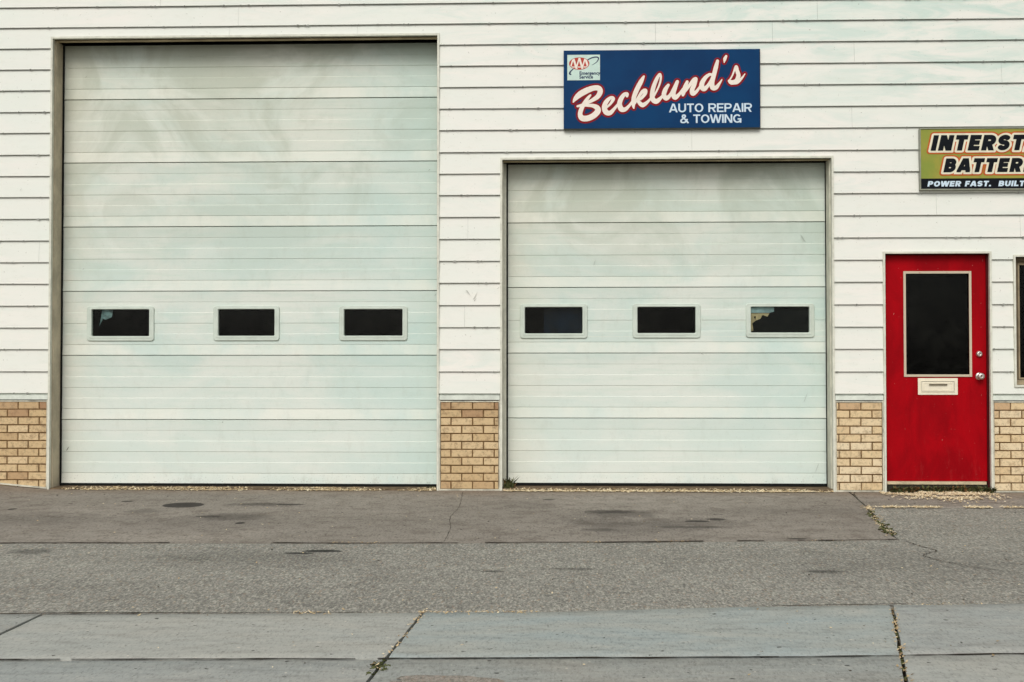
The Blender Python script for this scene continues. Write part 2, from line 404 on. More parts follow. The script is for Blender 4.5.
mb = MB()
r2 = random.Random(11)
seams_fixed = {17: [-2.86], 16: [-1.78, .9], 14: [3.95], 11: [1.22, 3.95]}
for r in range(len(ROWS)-1):
    zb, zt = ROWS[r], ROWS[r+1]
    seams = list(seams_fixed.get(r, []))
    x = XL + r2.uniform(.5, 5.0)
    while x < XR:
        if all(abs(x-s) > 1 for s in seams): seams.append(x)
        x += 4.88
    zs = [zb] + sorted({z for o in OPEN for z in o[2:] if zb+.002 < z < zt-.002}) + [zt]
    for k in range(len(zs)-1):
        za, zc = zs[k], zs[k+1]
        for (xa, xb) in intervals((za+zc)/2, OPEN, XL, XR):
            cuts = sorted([xa, xb] + [s+d for s in seams for d in (-.0007, .0007) if xa+.02 < s < xb-.02])
            for j in range(0, len(cuts), 2):
                a, b = cuts[j], cuts[j+1]
                n = max(1, int((b-a)/.22))
                xs = [a+(b-a)*i/n for i in range(n+1)]
                def P(x, z, bot=False):
                    dz, dy = lap(x, r)
                    u = (z-zb)/(zt-zb)
                    dzt, _ = lap(x, r+1)
                    y = -.0225 + .0185*u + dy*(1-u)
                    zz = z + dz*(1-u) + (dzt+.004)*u
                    if za > zb and z == za: zz = z
                    if zc < zt and z == zc: zz = z
                    return (x, y, zz)
                for i in range(n):
                    mb.face([P(xs[i], za), P(xs[i+1], za), P(xs[i+1], zc), P(xs[i], zc)])
                    if k == 0:
                        p, q = P(xs[i], za), P(xs[i+1], za)
                        # rolled lower lip and underside, shadow line under the board painted in
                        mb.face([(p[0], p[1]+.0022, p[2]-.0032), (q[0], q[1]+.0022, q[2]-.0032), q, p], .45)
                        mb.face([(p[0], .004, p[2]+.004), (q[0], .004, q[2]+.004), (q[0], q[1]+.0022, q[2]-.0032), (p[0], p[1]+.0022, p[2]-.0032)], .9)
                for (e, sgn) in ((0, 1), (n, -1)):
                    p, q = P(xs[e], za), P(xs[e], zc)
                    mb.face([p, q, (p[0], .004, q[2]), (p[0], .004, p[2])][::sgn], .5)
    # grime specks and drips hanging from the lower edge
    for _ in range(38):
        x = r2.uniform(-5.2, 5.2)
        if not any(a < x < b for a, b in intervals(zb+.01, OPEN, XL, XR)): continue
        w, h = r2.uniform(.004, .016), r2.uniform(.004, .016)
        dz, dy = lap(x, r)
        y = -.0225+dy-.0012
        mb.face([(x-w, y, zb+dz+.001), (x-w*.2, y, zb+dz-h), (x+w*.5, y, zb+dz-h*.6), (x+w, y, zb+dz+.001), (x, y, zb+dz+h*.4)], r2.uniform(.35, .8))
def mark(x, z, w, h, t, pl=-.0245):
    mb.face([(x, pl, z), (x+w*.4, pl, z+h*.1), (x+w, pl, z+h), (x+w*.5, pl, z+h*.45)], t)
for (x, z, w, h, t) in ((-.80, 1.79, .05, -.06, .35), (-.735, 1.705, .045, .075, .28), (-.725, 1.69, .025, .025, .6), (-.69, 1.83, .012, .05, .5),
                        (-.70, 2.20, .02, .012, .5), (.04, 3.37, .012, .03, .7), (-.52, 1.80, .03, .02, .5), (-4.85, 2.7, .02, .03, .4), (2.62, 3.1, .012, .02, .6)):
    mark(x, z, w, h, t)
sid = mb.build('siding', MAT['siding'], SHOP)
# scrapes and stains on boards (bare marks with a shape of their own)
# structural wall behind the boards
mb = MB()
def wall_around(x0, x1, z0, z1, y0, y1, spans):
    zs = sorted({z0, z1} | {z for o in spans for z in o[2:] if z0 < z < z1})
    for k in range(len(zs)-1):
        for (a, b) in intervals((zs[k]+zs[k+1])/2, spans, x0, x1):
            mb.box(a, b, y0, y1, zs[k], zs[k+1])
INNER = [(a+.018, b-.018, c, d-.018) for a, b, c, d in OPEN]
wall_around(XL, XR, 0, 5.7, .006, .21, INNER)
mb.build('wall', MAT['core'], SHOP)
mb = MB()                                       # outer shell: side walls, rear wall, floor inside
mb.box(XL, XL+.2, .212, 12, 0, 5.7); mb.box(XR-.2, XR, .212, 12, 0, 5.7); mb.box(XL+.2, XR-.2, 11.8, 12, 0, 5.7)
mb.build('wall', MAT['siding'], SHOP)
mb = MB(); mb.box(XL-.25, XR+.25, -.3, 12.3, 5.71, 5.95)
mb.build('roof', MAT['roof'], SHOP)
mb = MB(); mb.box(XL+.21, XR-.21, .24, 11.79, -.02, .012); mb.box(XL+.21, XR-.21, 4.0, 4.1, .02, 5.6)
mb.build('interior_room', MAT['dark'], SHOP)

# flashing over the brick, brick panels
PANELS = [(-9.0, -4.575, 'brick', 3), (-1.034, -.491, 'brick', 0), (2.470, 2.894, 'brick_pale', 1), (3.844, 9.0, 'brick_pale', 2)]
for (x0, x1, mname, seed) in PANELS:
    mb = MB()
    mb.box(x0+.002, x1-.002, -.026, .003, .808, .848)
    mb.box(x0+.002, x1-.002, -.004, .003, .849, .868, a=1)
    mb.build('flashing', MAT['flash'], SHOP)
    mb = MB(); mb.box(x0+.002, x1-.002, -.022, .003, .789, .799); mb.build('ledge', MAT['foot'], SHOP)
    rr = random.Random(seed+3)
    mb = MB()
    mb.box(x0, x1, -.010, .004, .003, .788, m=1)
    pitch, L = .0708, .1935
    zc_ = .786
    c_ = 0
    while zc_ > .012:
        z1 = zc_; z0 = max(.012, zc_-pitch+.0088)
        off = (seed*.071 % L) + (0 if c_ % 2 else L/2)
        x = x0 + .012 - off
        while x < x1-.012:
            a = max(x, x0+.013)+rr.uniform(0, .0015); b = min(x+L-.0068, x1-.013)-rr.uniform(0, .0015)
            if b-a > .014:
                t = rr.random()**1.3*.8
                if c_ == 0: t = rr.uniform(.8, 1)
                elif c_ == 1 and rr.random() < .6: t = rr.uniform(.7, .95)
                elif rr.random() < .12: t = rr.uniform(.75, .9)
                yf = -.018+rr.uniform(-.0018, .0018); cb = .003
                i = len(mb.v); j = lambda: rr.uniform(-.0012, .0012)
                mb.v += [(a+j(), -.009, z0+j()), (b+j(), -.009, z0+j()), (b+j(), -.009, z1+j()), (a+j(), -.009, z1+j()),
                         (a+cb+j(), yf, z0+cb+j()), (b-cb+j(), yf, z0+cb+j()), (b-cb+j(), yf, z1-cb+j()), (a+cb+j(), yf, z1-cb+j())]
                for q in ((4,5,6,7),(0,1,5,4),(1,2,6,5),(2,3,7,6),(3,0,4,7)):
                    mb.f.append(tuple(i+k for k in q)); mb.a.append(t); mb.m.append(0)
            x += L
        zc_ -= pitch; c_ += 1
    mb.build('brick_panel', None, SHOP, mats=[MAT[mname], MAT['mortar']])
    mb = MB()
    vx = [x for x in (x0, x1) if abs(x) < 8]
    for x in vx:
        mb.box(x-.0005 if x == x0 else x-.0105, x+.0105 if x == x0 else x+.0005, -.027, -.004, .014, .804)
    if x0 < -8:
        mb.face([(x0, -.034, .409), (x1, -.034, .004), (x1, -.034, .018), (x0, -.034, .423)])
        mb.face([(x0, -.034, .423), (x1, -.034, .018), (x1, -.004, .018), (x0, -.004, .423)])
    else:
        mb.box(x0, x1, -.028, -.004, .001, .014)
    mb.build('edge_trim', MAT['foot'], SHOP)

# door trims
def trim(x0, x1, ztop, depth, jm, hm, fl=.018, zb=.0, name='door_casing', bottom=False, yf=-.033):
    mb = MB()
    mb.box(x0, x0+fl, yf, .004, zb, ztop); mb.box(x1-fl, x1, yf, .004, zb, ztop)
    mb.box(x0+fl, x1-fl, yf, .004, ztop-fl, ztop)
    if bottom: mb.box(x0+fl, x1-fl, yf, .004, zb, zb+fl)
    c = mb.build(name, MAT['flange'], SHOP)
    mb = MB()
    t = .012
    mb.box(x0+fl-t+.001, x0+fl+.001, .005, depth, zb, ztop-fl)
    mb.box(x0+fl+.0008, x0+fl+.007, .03, .09, zb, ztop-fl-.0015)
    mb.build('jamb', jm, SHOP)
    mb = MB(); mb.box(x1-fl-.001, x1-fl+t-.001, .005, depth, zb, ztop-fl)
    mb.box(x1-fl-.007, x1-fl-.0008, .03, .09, zb, ztop-fl-.0015)
    mb.build('jamb', jm, SHOP)
    mb = MB(); mb.box(x0+fl+.001, x1-fl-.001, .005, depth, ztop-fl, ztop-fl+.02)
    mb.box(x0+fl+.001, x1-fl-.001, .03, .09, ztop-fl-.007, ztop-fl+.001)
    mb.build('lintel', hm, SHOP)
trim(-4.573, -1.036, 4.100, .25, MAT['jamb'], MAT['head'])
trim(-.489, 2.468, 2.973, .25, MAT['jamb_light'], MAT['head'])
trim(2.896, 3.842, 2.120, .10, MAT['reddark'], MAT['reddark'])
trim(4.033, 5.30, 2.089, .12, MAT['winbrown'], MAT['winbrown'], zb=.925, name='window_casing', bottom=True)

# overhead doors
SCR = [(2.22, 2.30, .05, -.07, .28), (2.24, .78, .04, .09, .22), (2.34, .15, .04, .09, .22), (1.30, 1.24, .05, -.03, .4), (-4.50, .33, .03, .04, .9),
       (-4.36, 2.0, .015, .012, .9), (-4.35, 3.78, .02, .02, .6), (-1.16, 2.9, .02, .015, .9), (-1.10, 1.75, .015, .02, .7), (-2.2, .5, .01, .04, .25), (.35, 2.02, .02, .06, .3)]
def garage_door(x0, x1, joints, wins, mat, ox0, ox1, ztop, seed, label):
    D = empty('garage_door', (0, 0, 0), SHOP); D['label'] = label
    rr = random.Random(seed)
    YD = .220
    holes = [(a+.012, b-.012, c+.012, d-.012) for (a, b, c, d) in wins]      # frame outer rectangles shrunk
    for s in range(len(joints)-1):
        z0, z1 = joints[s]+.0018, joints[s+1]-.0018
        h = z1-z0; st = h/6
        prof = []                                # (z, y)
        prof += [(z0, YD+.02), (z0+.0005, YD-.004), (z0+.004, YD-.0085)]
        for k in range(6):
            za, zb = z0+k*st, z0+(k+1)*st
            if k == 0: ya, yb = YD-.0085, YD+.0010
            elif k == 5: ya, yb = YD-.0010, YD-.0050
            else:
                ya, yb = (YD-.0026, YD-.0014) if k % 2 else (YD+.0008, YD+.0010)
            lo = za+.0022; hi = zb-.0022
            prof += [(lo, ya), (hi, yb)]

        prof[-1] = (z1-.005, YD-.0045)
        prof += [(z1-.0005, YD+.002), (z1, YD+.02)]
        mb = MB()
        hz = sorted({z for q in holes for z in q[2:] if z0 < z < z1})
        # insert hole levels
        pz = list(prof)
        for z in hz:
            for i in range(len(pz)-1):
                if pz[i][0] < z < pz[i+1][0]:
                    u = (z-pz[i][0])/(pz[i+1][0]-pz[i][0]); pz.insert(i+1, (z, pz[i][1]*(1-u)+pz[i+1][1]*u)); break
        def W(x, y, z):      # very slight dents
            return (x, y + .0022*nz(x*1.3+seed, z*1.6) , z)
        for i in range(len(pz)-1):
            (za, ya), (zb, yb) = pz[i], pz[i+1]
            g = .22 if i in (0, len(pz)-2) else -1.0 if z0+.003 < (za+zb)/2 < z0+st-.002 else 0.0
            if abs(zb-za) < .0055 and 2 < i < len(pz)-3: g = .03 if yb < ya else -1.0  # highlight painted on upward ledges, slight shade on the undersides
            for (a, b) in intervals((za+zb)/2, [q for q in holes if z0 < (q[2]+q[3])/2 < z1], x0, x1):
                n = max(1, int((b-a)/.3)); xs = [a+(b-a)*t/n for t in range(n+1)]
                for t in range(n):
                    mb.face([W(xs[t], ya, za), W(xs[t+1], ya, za), W(xs[t+1], yb, zb), W(xs[t], yb, zb)], g)
        for (x, z, w, h, t) in SCR:
            if z0 < z < z1 and x0 < x < x1:
                mb.face([(x, YD-.0062, z), (x+w*.35, YD-.0062, z+h*.2), (x+w, YD-.0062, z+h), (x+w*.55, YD-.0062, z+h*.7)], t)
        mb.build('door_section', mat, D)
    for k, (a, b, c, d) in enumerate(wins):
        mb = MB()
        def rr_ring(x0_, x1_, z0_, z1_, R, y):
            pts = []
            for (cx, cz, a0) in ((x1_-R, z1_-R, 0), (x0_+R, z1_-R, 90), (x0_+R, z0_+R, 180), (x1_-R, z0_+R, 270)):
                for q in range(6):
                    an = math.radians(a0+q*18); pts.append((cx+R*math.cos(an), y, cz+R*math.sin(an)))
            return pts
        levels = [(0.0, .026, YD+.004), (0.0, .026, YD-.012), (.004, .024, YD-.016), (.022, .018, YD-.016), (.028, .016, YD-.018),
                  (.040, .013, YD-.018), (.044, .011, YD-.014), (.046, .010, YD+.016)]
        rings = [rr_ring(a+q, b-q, c+q, d-q*(.66 if q > .02 else 1), R, y) for (q, R, y) in levels]
        for i in range(len(rings)-1):
            for j in range(24):
                mb.face([rings[i][j], rings[i+1][j], rings[i+1][(j+1) % 24], rings[i][(j+1) % 24]], 0)
        mb.build('window_frame', MAT['winframe'], D)
        mb = MB(); mb.box(a+.044, b-.044, YD+.004, YD+.007, c+.044, d-.029); mb.build('window_pane', MAT['glass'], D)
    mb = MB()
    mb.box(ox0, ox0+.014, YD-.020, YD-.006, .02, ztop); mb.box(ox1-.008, ox1, YD-.020, YD-.006, .02, ztop)
    mb.box(ox0+.014, ox1-.008, YD-.018, YD-.006, ztop-.004, ztop); mb.box(ox0, ox1, YD-.016, YD+.012, joints[0]-.018, joints[0]+.006)
    mb.build('weather_seal', MAT['rubber'], D)
    return D
BIGW = [(-4.313, -3.688, 1.341, 1.662), (-3.136, -2.526, 1.343, 1.662), (-1.974, -1.348, 1.343, 1.660)]
SMW = [(-.319, .295, 1.362, 1.676), (.704, 1.318, 1.364, 1.676), (1.727, 2.341, 1.368, 1.676)]
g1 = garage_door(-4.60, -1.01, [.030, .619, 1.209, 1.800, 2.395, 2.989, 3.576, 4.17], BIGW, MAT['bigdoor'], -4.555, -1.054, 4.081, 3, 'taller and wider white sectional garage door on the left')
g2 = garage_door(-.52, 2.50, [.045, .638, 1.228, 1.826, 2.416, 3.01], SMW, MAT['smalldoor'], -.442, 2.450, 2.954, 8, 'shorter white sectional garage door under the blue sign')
mb = MB(); mb.box(-.470, -.4425, .186, .214, .02, 2.954); mb.build('door_stop', MAT['flange'], g2)

# things seen through two of the panes: torn black paper with scraps behind it
mb = MB()
a, b, c, d = 1.771, 2.297, 1.412, 1.648
mb.face([(a, .236, c), (b, .236, c), (b, .236, d), (a+.225, .236, d), (a+.215, .236, d-.045), (a+.175, .236, d-.055), (a+.155, .236, d-.09), (a+.11, .236, d-.075), (a+.09, .236, d-.11), (a+.05, .236, d-.125), (a+.018, .236, d-.15), (a+.028, .236, c+.02), (a, .236, c+.01)])
mb.face([(a+.03, .235, d-.09), (a+.045, .235, d-.12), (a+.05, .235, d-.085)])
mb.build('torn_paper', MAT['paper'], g2)
mb = MB(); mb.box(a-.01, a+.215, .240, .25, d-.056, d+.02, bev=.002); mb.build('metal_strip', MAT['film'], g2)
mb = MB(); mb.box(a-.01, a+.20, .246, .262, c-.02, d-.060); mb.build('plywood_scrap', MAT['ply'], g2)
mb = MB()
a, d = -4.267, 1.633
mb.face([(a+.10, .238, d), (a+.185, .245, d), (a+.175, .240, d-.07), (a+.12, .236, d-.095), (a+.09, .240, d-.085)])
mb.face([(a+.085, .239, d), (a+.10, .236, d), (a+.088, .237, d-.10), (a+.055, .240, d-.16), (a+.07, .242, d-.09)])
mb.build('plastic_sheet', simple('creased_plastic', lin(150, 180, 184), .35, .6, 16, .35), g1)
mb = MB(); mb.box(-.10, .27, .30, .31, 1.34, 1.70)
mb.build('blue_panel', MAT['bluefilm'], g2)

# concrete sills in the door recesses
for (x0, x1, zt_) in ((-4.552, -1.057, .012), (-.470, 2.451, .024)):
    n = 40
    vs, fs = [], []
    ys = [-.035, -.02, .0, .10, .26]
    for i in range(n+1):
        x = x0+(x1-x0)*i/n
        for j, y in enumerate(ys):
            vs.append((x, y+(.006*nz(x*6, j) if j < 3 else 0), -.012 if j == 0 else zt_*(.5 if j == 1 else 1)+.002*nz(x*7, y*9)))
    m = len(ys)
    for i in range(n):
        for j in range(m-1): fs.append((i*m+j, (i+1)*m+j, (i+1)*m+j+1, i*m+j+1))
    link_mesh('sill', vs, fs, MAT['sill'], SHOP)

# red entry door
DR = empty('entry_door', (0, 0, 0), SHOP); DR['label'] = 'red entry door with a dark upper window'
Y = .048
x0, x1, z0, z1 = 2.931, 3.816, .092, 2.094
gx0, gx1, gz0, gz1 = 3.092, 3.688, 1.014, 1.951
mb = MB()
mb.box(x0, gx0+.012, Y, Y+.04, z0, z1, bev=.002); mb.box(gx1-.012, x1, Y, Y+.04, z0, z1, bev=.002)
mb.box(gx0+.012, gx1-.012, Y+.0004, Y+.04, gz1-.012, z1-.0005); mb.box(gx0+.012, gx1-.012, Y+.0004, Y+.04, z0+.0005, gz0+.012)
mb.build('door_leaf', MAT['red'], DR)
mb = MB(); mb.ring(gx0, gx1, gz0, gz1, .021, Y-.010, Y-.0005, bev=.002); mb.build('glazing_frame', MAT['bead'], DR)
mb = MB(); mb.box(gx0+.014, gx1-.014, Y+.012, Y+.017, gz0+.014, gz1-.014); mb.build('window_pane', MAT['glass'], DR)
mb = MB(); mb.box(2.915, 2.929, Y-.012, Y+.04, .05, 2.10); mb.box(3.8175, 3.8225, Y-.012, Y+.04, .05, 2.10); mb.box(2.931, 3.816, Y-.008, Y+.04, 2.0955, 2.1015)
mb.build('door_frame', MAT['reddark'], DR)
mb = MB(); mb.box(2.932, 3.800, Y-.03, Y+.05, .064, .090, bev=.003); mb.build('threshold', MAT['thresh'], DR)
mb = MB(); mb.box(2.916, 3.814, Y-.018, Y+.06, -.01, .0625); mb.build('door_sill', MAT['core'], DR)
# mail slot
mb = MB()
mx0, mx1, mz0, mz1 = 3.214, 3.562, .855, 1.002
mb.box(mx0, mx1, Y-.007, Y-.0005, mz0, mz1, bev=.002)
mb.ring(mx0+.024, mx1-.024, mz0+.024, mz1-.022, .006, Y-.013, Y-.0075, bev=.001)
mb.ring(mx0+.050, mx1-.050, mz0+.034, mz1-.044, .005, Y-.012, Y-.0075, bev=.001)
slot = mb.build('mail_slot', MAT['cream'], DR)
mb = MB(); mb.box(mx0+.095, mx1-.095, Y-.022, Y-.0145, mz1-.062, mz1-.050, bev=.003); mb.box(mx0+.0565, mx1-.0565, Y-.0095, Y-.0078, mz1-.048, mz1-.045)
mb.ring(mx0+.031, mx1-.031, mz0+.031, mz1-.029, .0022, Y-.0088, Y-.0078)
mb.build('mail_flap', MAT['slotline'], DR)
def lathe(name, cx, cz, prof, mat, parent, n=28):
    vs, fs = [], []
    for (y, r) in prof:
        for k in range(n):
            an = 2*math.pi*k/n; vs.append((cx+r*math.cos(an), y, cz+r*math.sin(an)))
    for i in range(len(prof)-1):
        for k in range(n): fs.append((i*n+k, (i+1)*n+k, (i+1)*n+(k+1) % n, i*n+(k+1) % n))
    fs.append(tuple(range((len(prof)-1)*n, len(prof)*n)))
    return link_mesh(name, vs, fs, mat, parent, True)
lathe('door_knob', 3.752, 1.019, [(Y, .034), (Y-.006, .034), (Y-.010, .028), (Y-.012, .013), (Y-.028, .012), (Y-.036, .024), (Y-.048, .031), (Y-.060, .030), (Y-.068, .022), (Y-.070, .010), (Y-.066, .004)], MAT['steel'], DR)
lathe('deadbolt', 3.752, 1.216, [(Y, .029), (Y-.006, .029), (Y-.020, .024), (Y-.024, .020), (Y-.0245, .009), (Y-.022, .008)], MAT['steel'], DR)
for z in (.35, 1.05, 1.80):
    mb = MB(); mb.box(2.925, 2.934, Y-.016, Y-.004, z-.045, z+.045, bev=.002); mb.build('hinge', MAT['reddark'], DR)

# window at the right edge
WN = empty('window', (0, 0, 0), SHOP)
mb = MB()
mb.ring(4.052, 5.281, .944, 2.070, .030, .030, .10, bev=.002)
mb.ring(4.083, 5.250, .975, 2.039, .018, .050, .10, bev=.002)
mb.build('window_frame', MAT['winbrown'], WN)
mb = MB()
mb.ring(4.1015, 5.2315, .9935, 2.0205, .014, .058, .095, bev=.002)
mb.box(4.66, 4.70, .056, .09, 1.009, 2.006)
mb.build('sash', MAT['wintan'], WN)
mb = MB(); mb.box(4.06, 5.27, .0, .055, .9445, .985, bev=.004); mb.build('sill', MAT['wintan'], WN)
mb = MB(); mb.box(4.112, 5.22, .075, .080, 1.005, 2.01); mb.build('window_pane', MAT['glass'], WN)

# ------------------------------------------------------------------ lettering from signed distances
def seg_sd(X, Z, a, b, w):
    """butt-capped bar of width w from a to b"""
    ax, az = a; bx, bz = b
    L = math.hypot(bx-ax, bz-az) or 1e-9
    ux, uz = (bx-ax)/L, (bz-az)/L
    px, pz = X-(ax+bx)/2, Z-(az+bz)/2
    u = np.abs(px*ux+pz*uz)-L/2; v = np.abs(-px*uz+pz*ux)-w/2
    return np.hypot(np.maximum(u, 0), np.maximum(v, 0)) + np.minimum(np.maximum(u, v), 0)

def arc(cx, cz, rx, rz, a0, a1, n=14):
    return [(cx+rx*math.cos(math.radians(a0+(a1-a0)*i/n)), cz+rz*math.sin(math.radians(a0+(a1-a0)*i/n))) for i in range(n+1)]

def catmull(pts, n=8):
    P = [pts[0]]+list(pts)+[pts[-1]]; out = []
    for i in range(1, len(P)-2):
        p0, p1, p2, p3 = P[i-1:i+3]
        for k in range(n):
            t = k/n
            out.append(tuple(.5*((2*b)+(-a+c)*t+(2*a-5*b+4*c-d)*t*t+(-a+3*b-3*c+d)*t**3) for a, b, c, d in zip(p0, p1, p2, p3)))
    out.append(tuple(pts[-1])); return out

def glyph(ch, w, W):
    h = w/2
    if ch == 'I': return [[(W/2, 0), (W/2, 1)]]
    if ch == 'L': return [[(h, 0), (h, 1)], [(0, h), (W, h)]]
    if ch == 'E': return [[(h, 0), (h, 1)], [(0, h), (W, h)], [(0, .51), (W*.93, .51)], [(0, 1-h), (W, 1-h)]]
    if ch == 'F': return [[(h, 0), (h, 1)], [(0, .47), (W*.9, .47)], [(0, 1-h), (W, 1-h)]]
    if ch == 'T': return [[(W/2, 0), (W/2, 1)], [(0, 1-h), (W, 1-h)]]
    if ch == 'N': return [[(h, 0), (h, 1)], [(W-h, 0), (W-h, 1)], [(h*.8, 1.1), (W-h*.8, -.1)]]
    if ch == 'A': return [[(h*.45-.0, -.1), (W/2+.02-h*.12, 1.1)], [(W-h*.45, -.1), (W/2-.02+h*.12, 1.1)], [(.22*W, .29), (.78*W, .29)]]
    if ch == 'W': return [[(h*.5, 1.05), (.27*W, -.05)], [(.27*W, -.05), (.5*W, 1.05)], [(.5*W, 1.05), (.73*W, -.05)], [(.73*W, -.05), (W-h*.5, 1.05)]]
    if ch == 'O': return [arc(W/2, .5, W/2-h, .5-h, 0, 360, 36)]
    if ch == 'U':
        r = W/2-h
        return [[(h, 1), (h, h+r)]+arc(W/2, h+r, r, r, 180, 360)+[(W-h, h+r), (W-h, 1)]]
    if ch in 'PR':
        m = .46; r = (1-h-m)/2; s = [[(h, 0), (h, 1)], [(0, 1-h), (W-h-r, 1-h)]+arc(W-h-r, 1-h-r, r, r, 90, -90)+[(W-h-r, m), (0, m)]]
        if ch == 'R': s.append([(W*.48, .5), (W-h*.9, -.08)])
        return s
    if ch == 'B':
        m = .52; r = (1-h-m)/2; q = (m-h)/2
        return [[(h, 0), (h, 1)], [(0, 1-h), (W-h-r-.03, 1-h)]+arc(W-h-r-.03, 1-h-r, r, r, 90, -90)+[(W-h-r, m), (0, m)],
                [(0, m), (W-h-q, m)]+arc(W-h-q, m-q, q, q, 90, -90)+[(W-h-q, h), (0, h)]]
    if ch == 'S':
        ru = (1-h-.51)/2; rl = (.51-h)/2; rx = W/2-h
        return [arc(W/2, 1-h-ru, rx, ru, 25, 270)[:-1]+arc(W/2, h+rl, rx, rl, 90, -155)]
    if ch == 'G': return [arc(W/2, .5, W/2-h, .5-h, 42, 325, 30), [(W-h, .0), (W-h, .5)], [(W*.55, .45), (W, .45)]]
    if ch == '&': return [catmull([(W*1.02, .0), (.62*W, .42), (.30*W, .72), (.36*W, .92), (.56*W, .92), (.62*W, .76), (.40*W, .55), (.13*W, .34), (.15*W, .12), (.38*W, .07), (.64*W, .14), (.88*W, .46)], 5)]
    if ch == '.': return [[(h, 0), (h, w)]]
    return []

WID = dict(I=0, L=.60, E=.64, F=.60, T=.68, N=.76, A=.80, W=1.08, O=.82, U=.74, P=.70, R=.74, B=.72, S=.70, G=.80)
WID['&'] = .78; WID['.'] = 0; WID[' '] = .34

def text_sdf(txt, w, x, z, H, Wtot, X, Z, shear=0.0, gap=.07):
    """heavy sans capitals, baseline start (x,z), cap height H, stretched to total width Wtot"""
    ws = [(w if WID[c] == 0 else WID[c]) for c in txt]
    tot = sum(ws)+gap*(len(txt)-1)
    k = Wtot/(tot*H)
    U0 = (X-x)/H; V = (Z-z)/H
    U0 = (U0 - shear*V)/k
    out = np.full(X.shape, 9.0); cur = 0.0
    for ch, W in zip(txt, ws):
        U = U0-cur
        sel = (U > -.5) & (U < W+.5) & (V > -.5) & (V < 1.5)
        if ch != ' ' and sel.any():
            u, v = U[sel], V[sel]; d = np.full(u.shape, 9.0)
            for st in glyph(ch, w, W):
                for i in range(len(st)-1):
                    if math.dist(st[i], st[i+1]) < 1e-4: continue
                    d = np.minimum(d, seg_sd(u, v, st[i], st[i+1], w))
                    if i: d = np.minimum(d, np.hypot(u-st[i][0], v-st[i][1])-w/2)
                if len(st) > 20 and st[0] == st[-1]: d = np.minimum(d, np.hypot(u-st[0][0], v-st[0][1])-w/2)
            box = np.maximum(np.abs(v-.5)-.5, np.abs(u-W/2)-W/2-.02)
            if ch in 'NAWR': d = np.maximum(d, box)
            out[sel] = np.minimum(out[sel], d)
        cur += W+gap
    return out*H

def brush_sdf(strokes, X, Z):
    """round brush strokes: lists of (x,z,r)"""
    out = np.full(X.shape, 9.0)
    for st in strokes:
        c = catmull(st, 9)
        for (x, z, r) in c:
            s = (np.abs(X-x) < r*2+.04) & (np.abs(Z-z) < r*2+.04)
            out[s] = np.minimum(out[s], np.hypot(X[s]-x, Z[s]-z)-r)
        for i in range(len(c)-1):
            (ax, az, ar), (bx, bz, br) = c[i], c[i+1]
            s = (X > min(ax, bx)-.05) & (X < max(ax, bx)+.05) & (Z > min(az, bz)-.05) & (Z < max(az, bz)+.05)
            px, pz = X[s]-ax, Z[s]-az; dx, dz = bx-ax, bz-az
            t = np.clip((px*dx+pz*dz)/(dx*dx+dz*dz+1e-12), 0, 1)
            out[s] = np.minimum(out[s], np.hypot(px-t*dx, pz-t*dz)-(ar+(br-ar)*t))
    return out

def contour(name, F, xs, zs, y, mat, parent, level=0.0):
    """flat sheet of all points with F < level (marching squares, inner cells merged into runs)"""
    G = F-level; ins = G < 0
    nx, nz_ = len(xs), len(zs)
    vs, fs = [], []
    cnt = ins[:-1, :-1].astype(int)+ins[1:, :-1]+ins[:-1, 1:]+ins[1:, 1:]      # [z,x]
    for j in range(nz_-1):
        row = cnt[j]
        if not row.any(): continue
        i = 0
        while i < nx-1:
            if row[i] == 4:
                k = i
                while k < nx-1 and row[k] == 4: k += 1
                b = len(vs); vs += [(xs[i], y, zs[j]), (xs[k], y, zs[j]), (xs[k], y, zs[j+1]), (xs[i], y, zs[j+1])]
                fs.append((b, b+1, b+2, b+3)); i = k; continue
            if row[i] > 0:
                c = [(i, j), (i+1, j), (i+1, j+1), (i, j+1)]; poly = []
                for q in range(4):
                    (ia, ja), (ib, jb) = c[q], c[(q+1) % 4]
                    ga, gb = G[ja, ia], G[jb, ib]
                    if ga < 0: poly.append((xs[ia], y, zs[ja]))
                    if (ga < 0) != (gb < 0):
                        t = ga/(ga-gb); poly.append((xs[ia]+(xs[ib]-xs[ia])*t, y, zs[ja]+(zs[jb]-zs[ja])*t))
                if len(poly) >= 3:
                    b = len(vs); vs += poly; fs.append(tuple(range(b, b+len(poly))))
            i += 1
    return link_mesh(name, vs, fs, mat, parent)

def grid(x0, x1, z0, z1, step):
    xs = np.arange(x0, x1, step); zs = np.arange(z0, z1, step)
    X, Z = np.meshgrid(xs, zs); return xs, zs, X, Z

# ------------------------------------------------------------------ blue sign
K = 1.737/196.0            # metres per drawing unit
def sx(px): return (px-563.5)*K
def sz(py): return (130.0-py)*K+.0
S1 = tag(empty('shop_sign', (.079, -.03, 3.214)), 'large blue painted sign with white script lettering above the narrower garage door', 'sign')
N = NT('blue_sign_paint')
n = N.noise(2.2, 5, .6)
c = N.mix(N.rng(n, .3, .7), lin(0, 48, 90), lin(0, 58, 102))
c = N.mix(N.math('MULTIPLY', N.rng(N.noise(22, 5, .7), .55, .75), .25), c, lin(6, 66, 104))
N.col(c).rough(.42).spec(.10)
MAT['blue'] = N.m
mb = MB(); mb.box(0, 1.739, -.022, .010, .012, .712, bev=.003); mb.build('sign_board', MAT['blue'], S1)
mb = MB(); mb.box(.0, 1.739, -.020, .012, .004, .0115); mb.box(1.7395, 1.744, -.018, .012, .004, .712); mb.build('sign_frame_or_shade', simple('sign_edge_shadow', lin(58, 62, 56), .7, .3), S1)  # dark strips stand in for the shadow below and right of the board
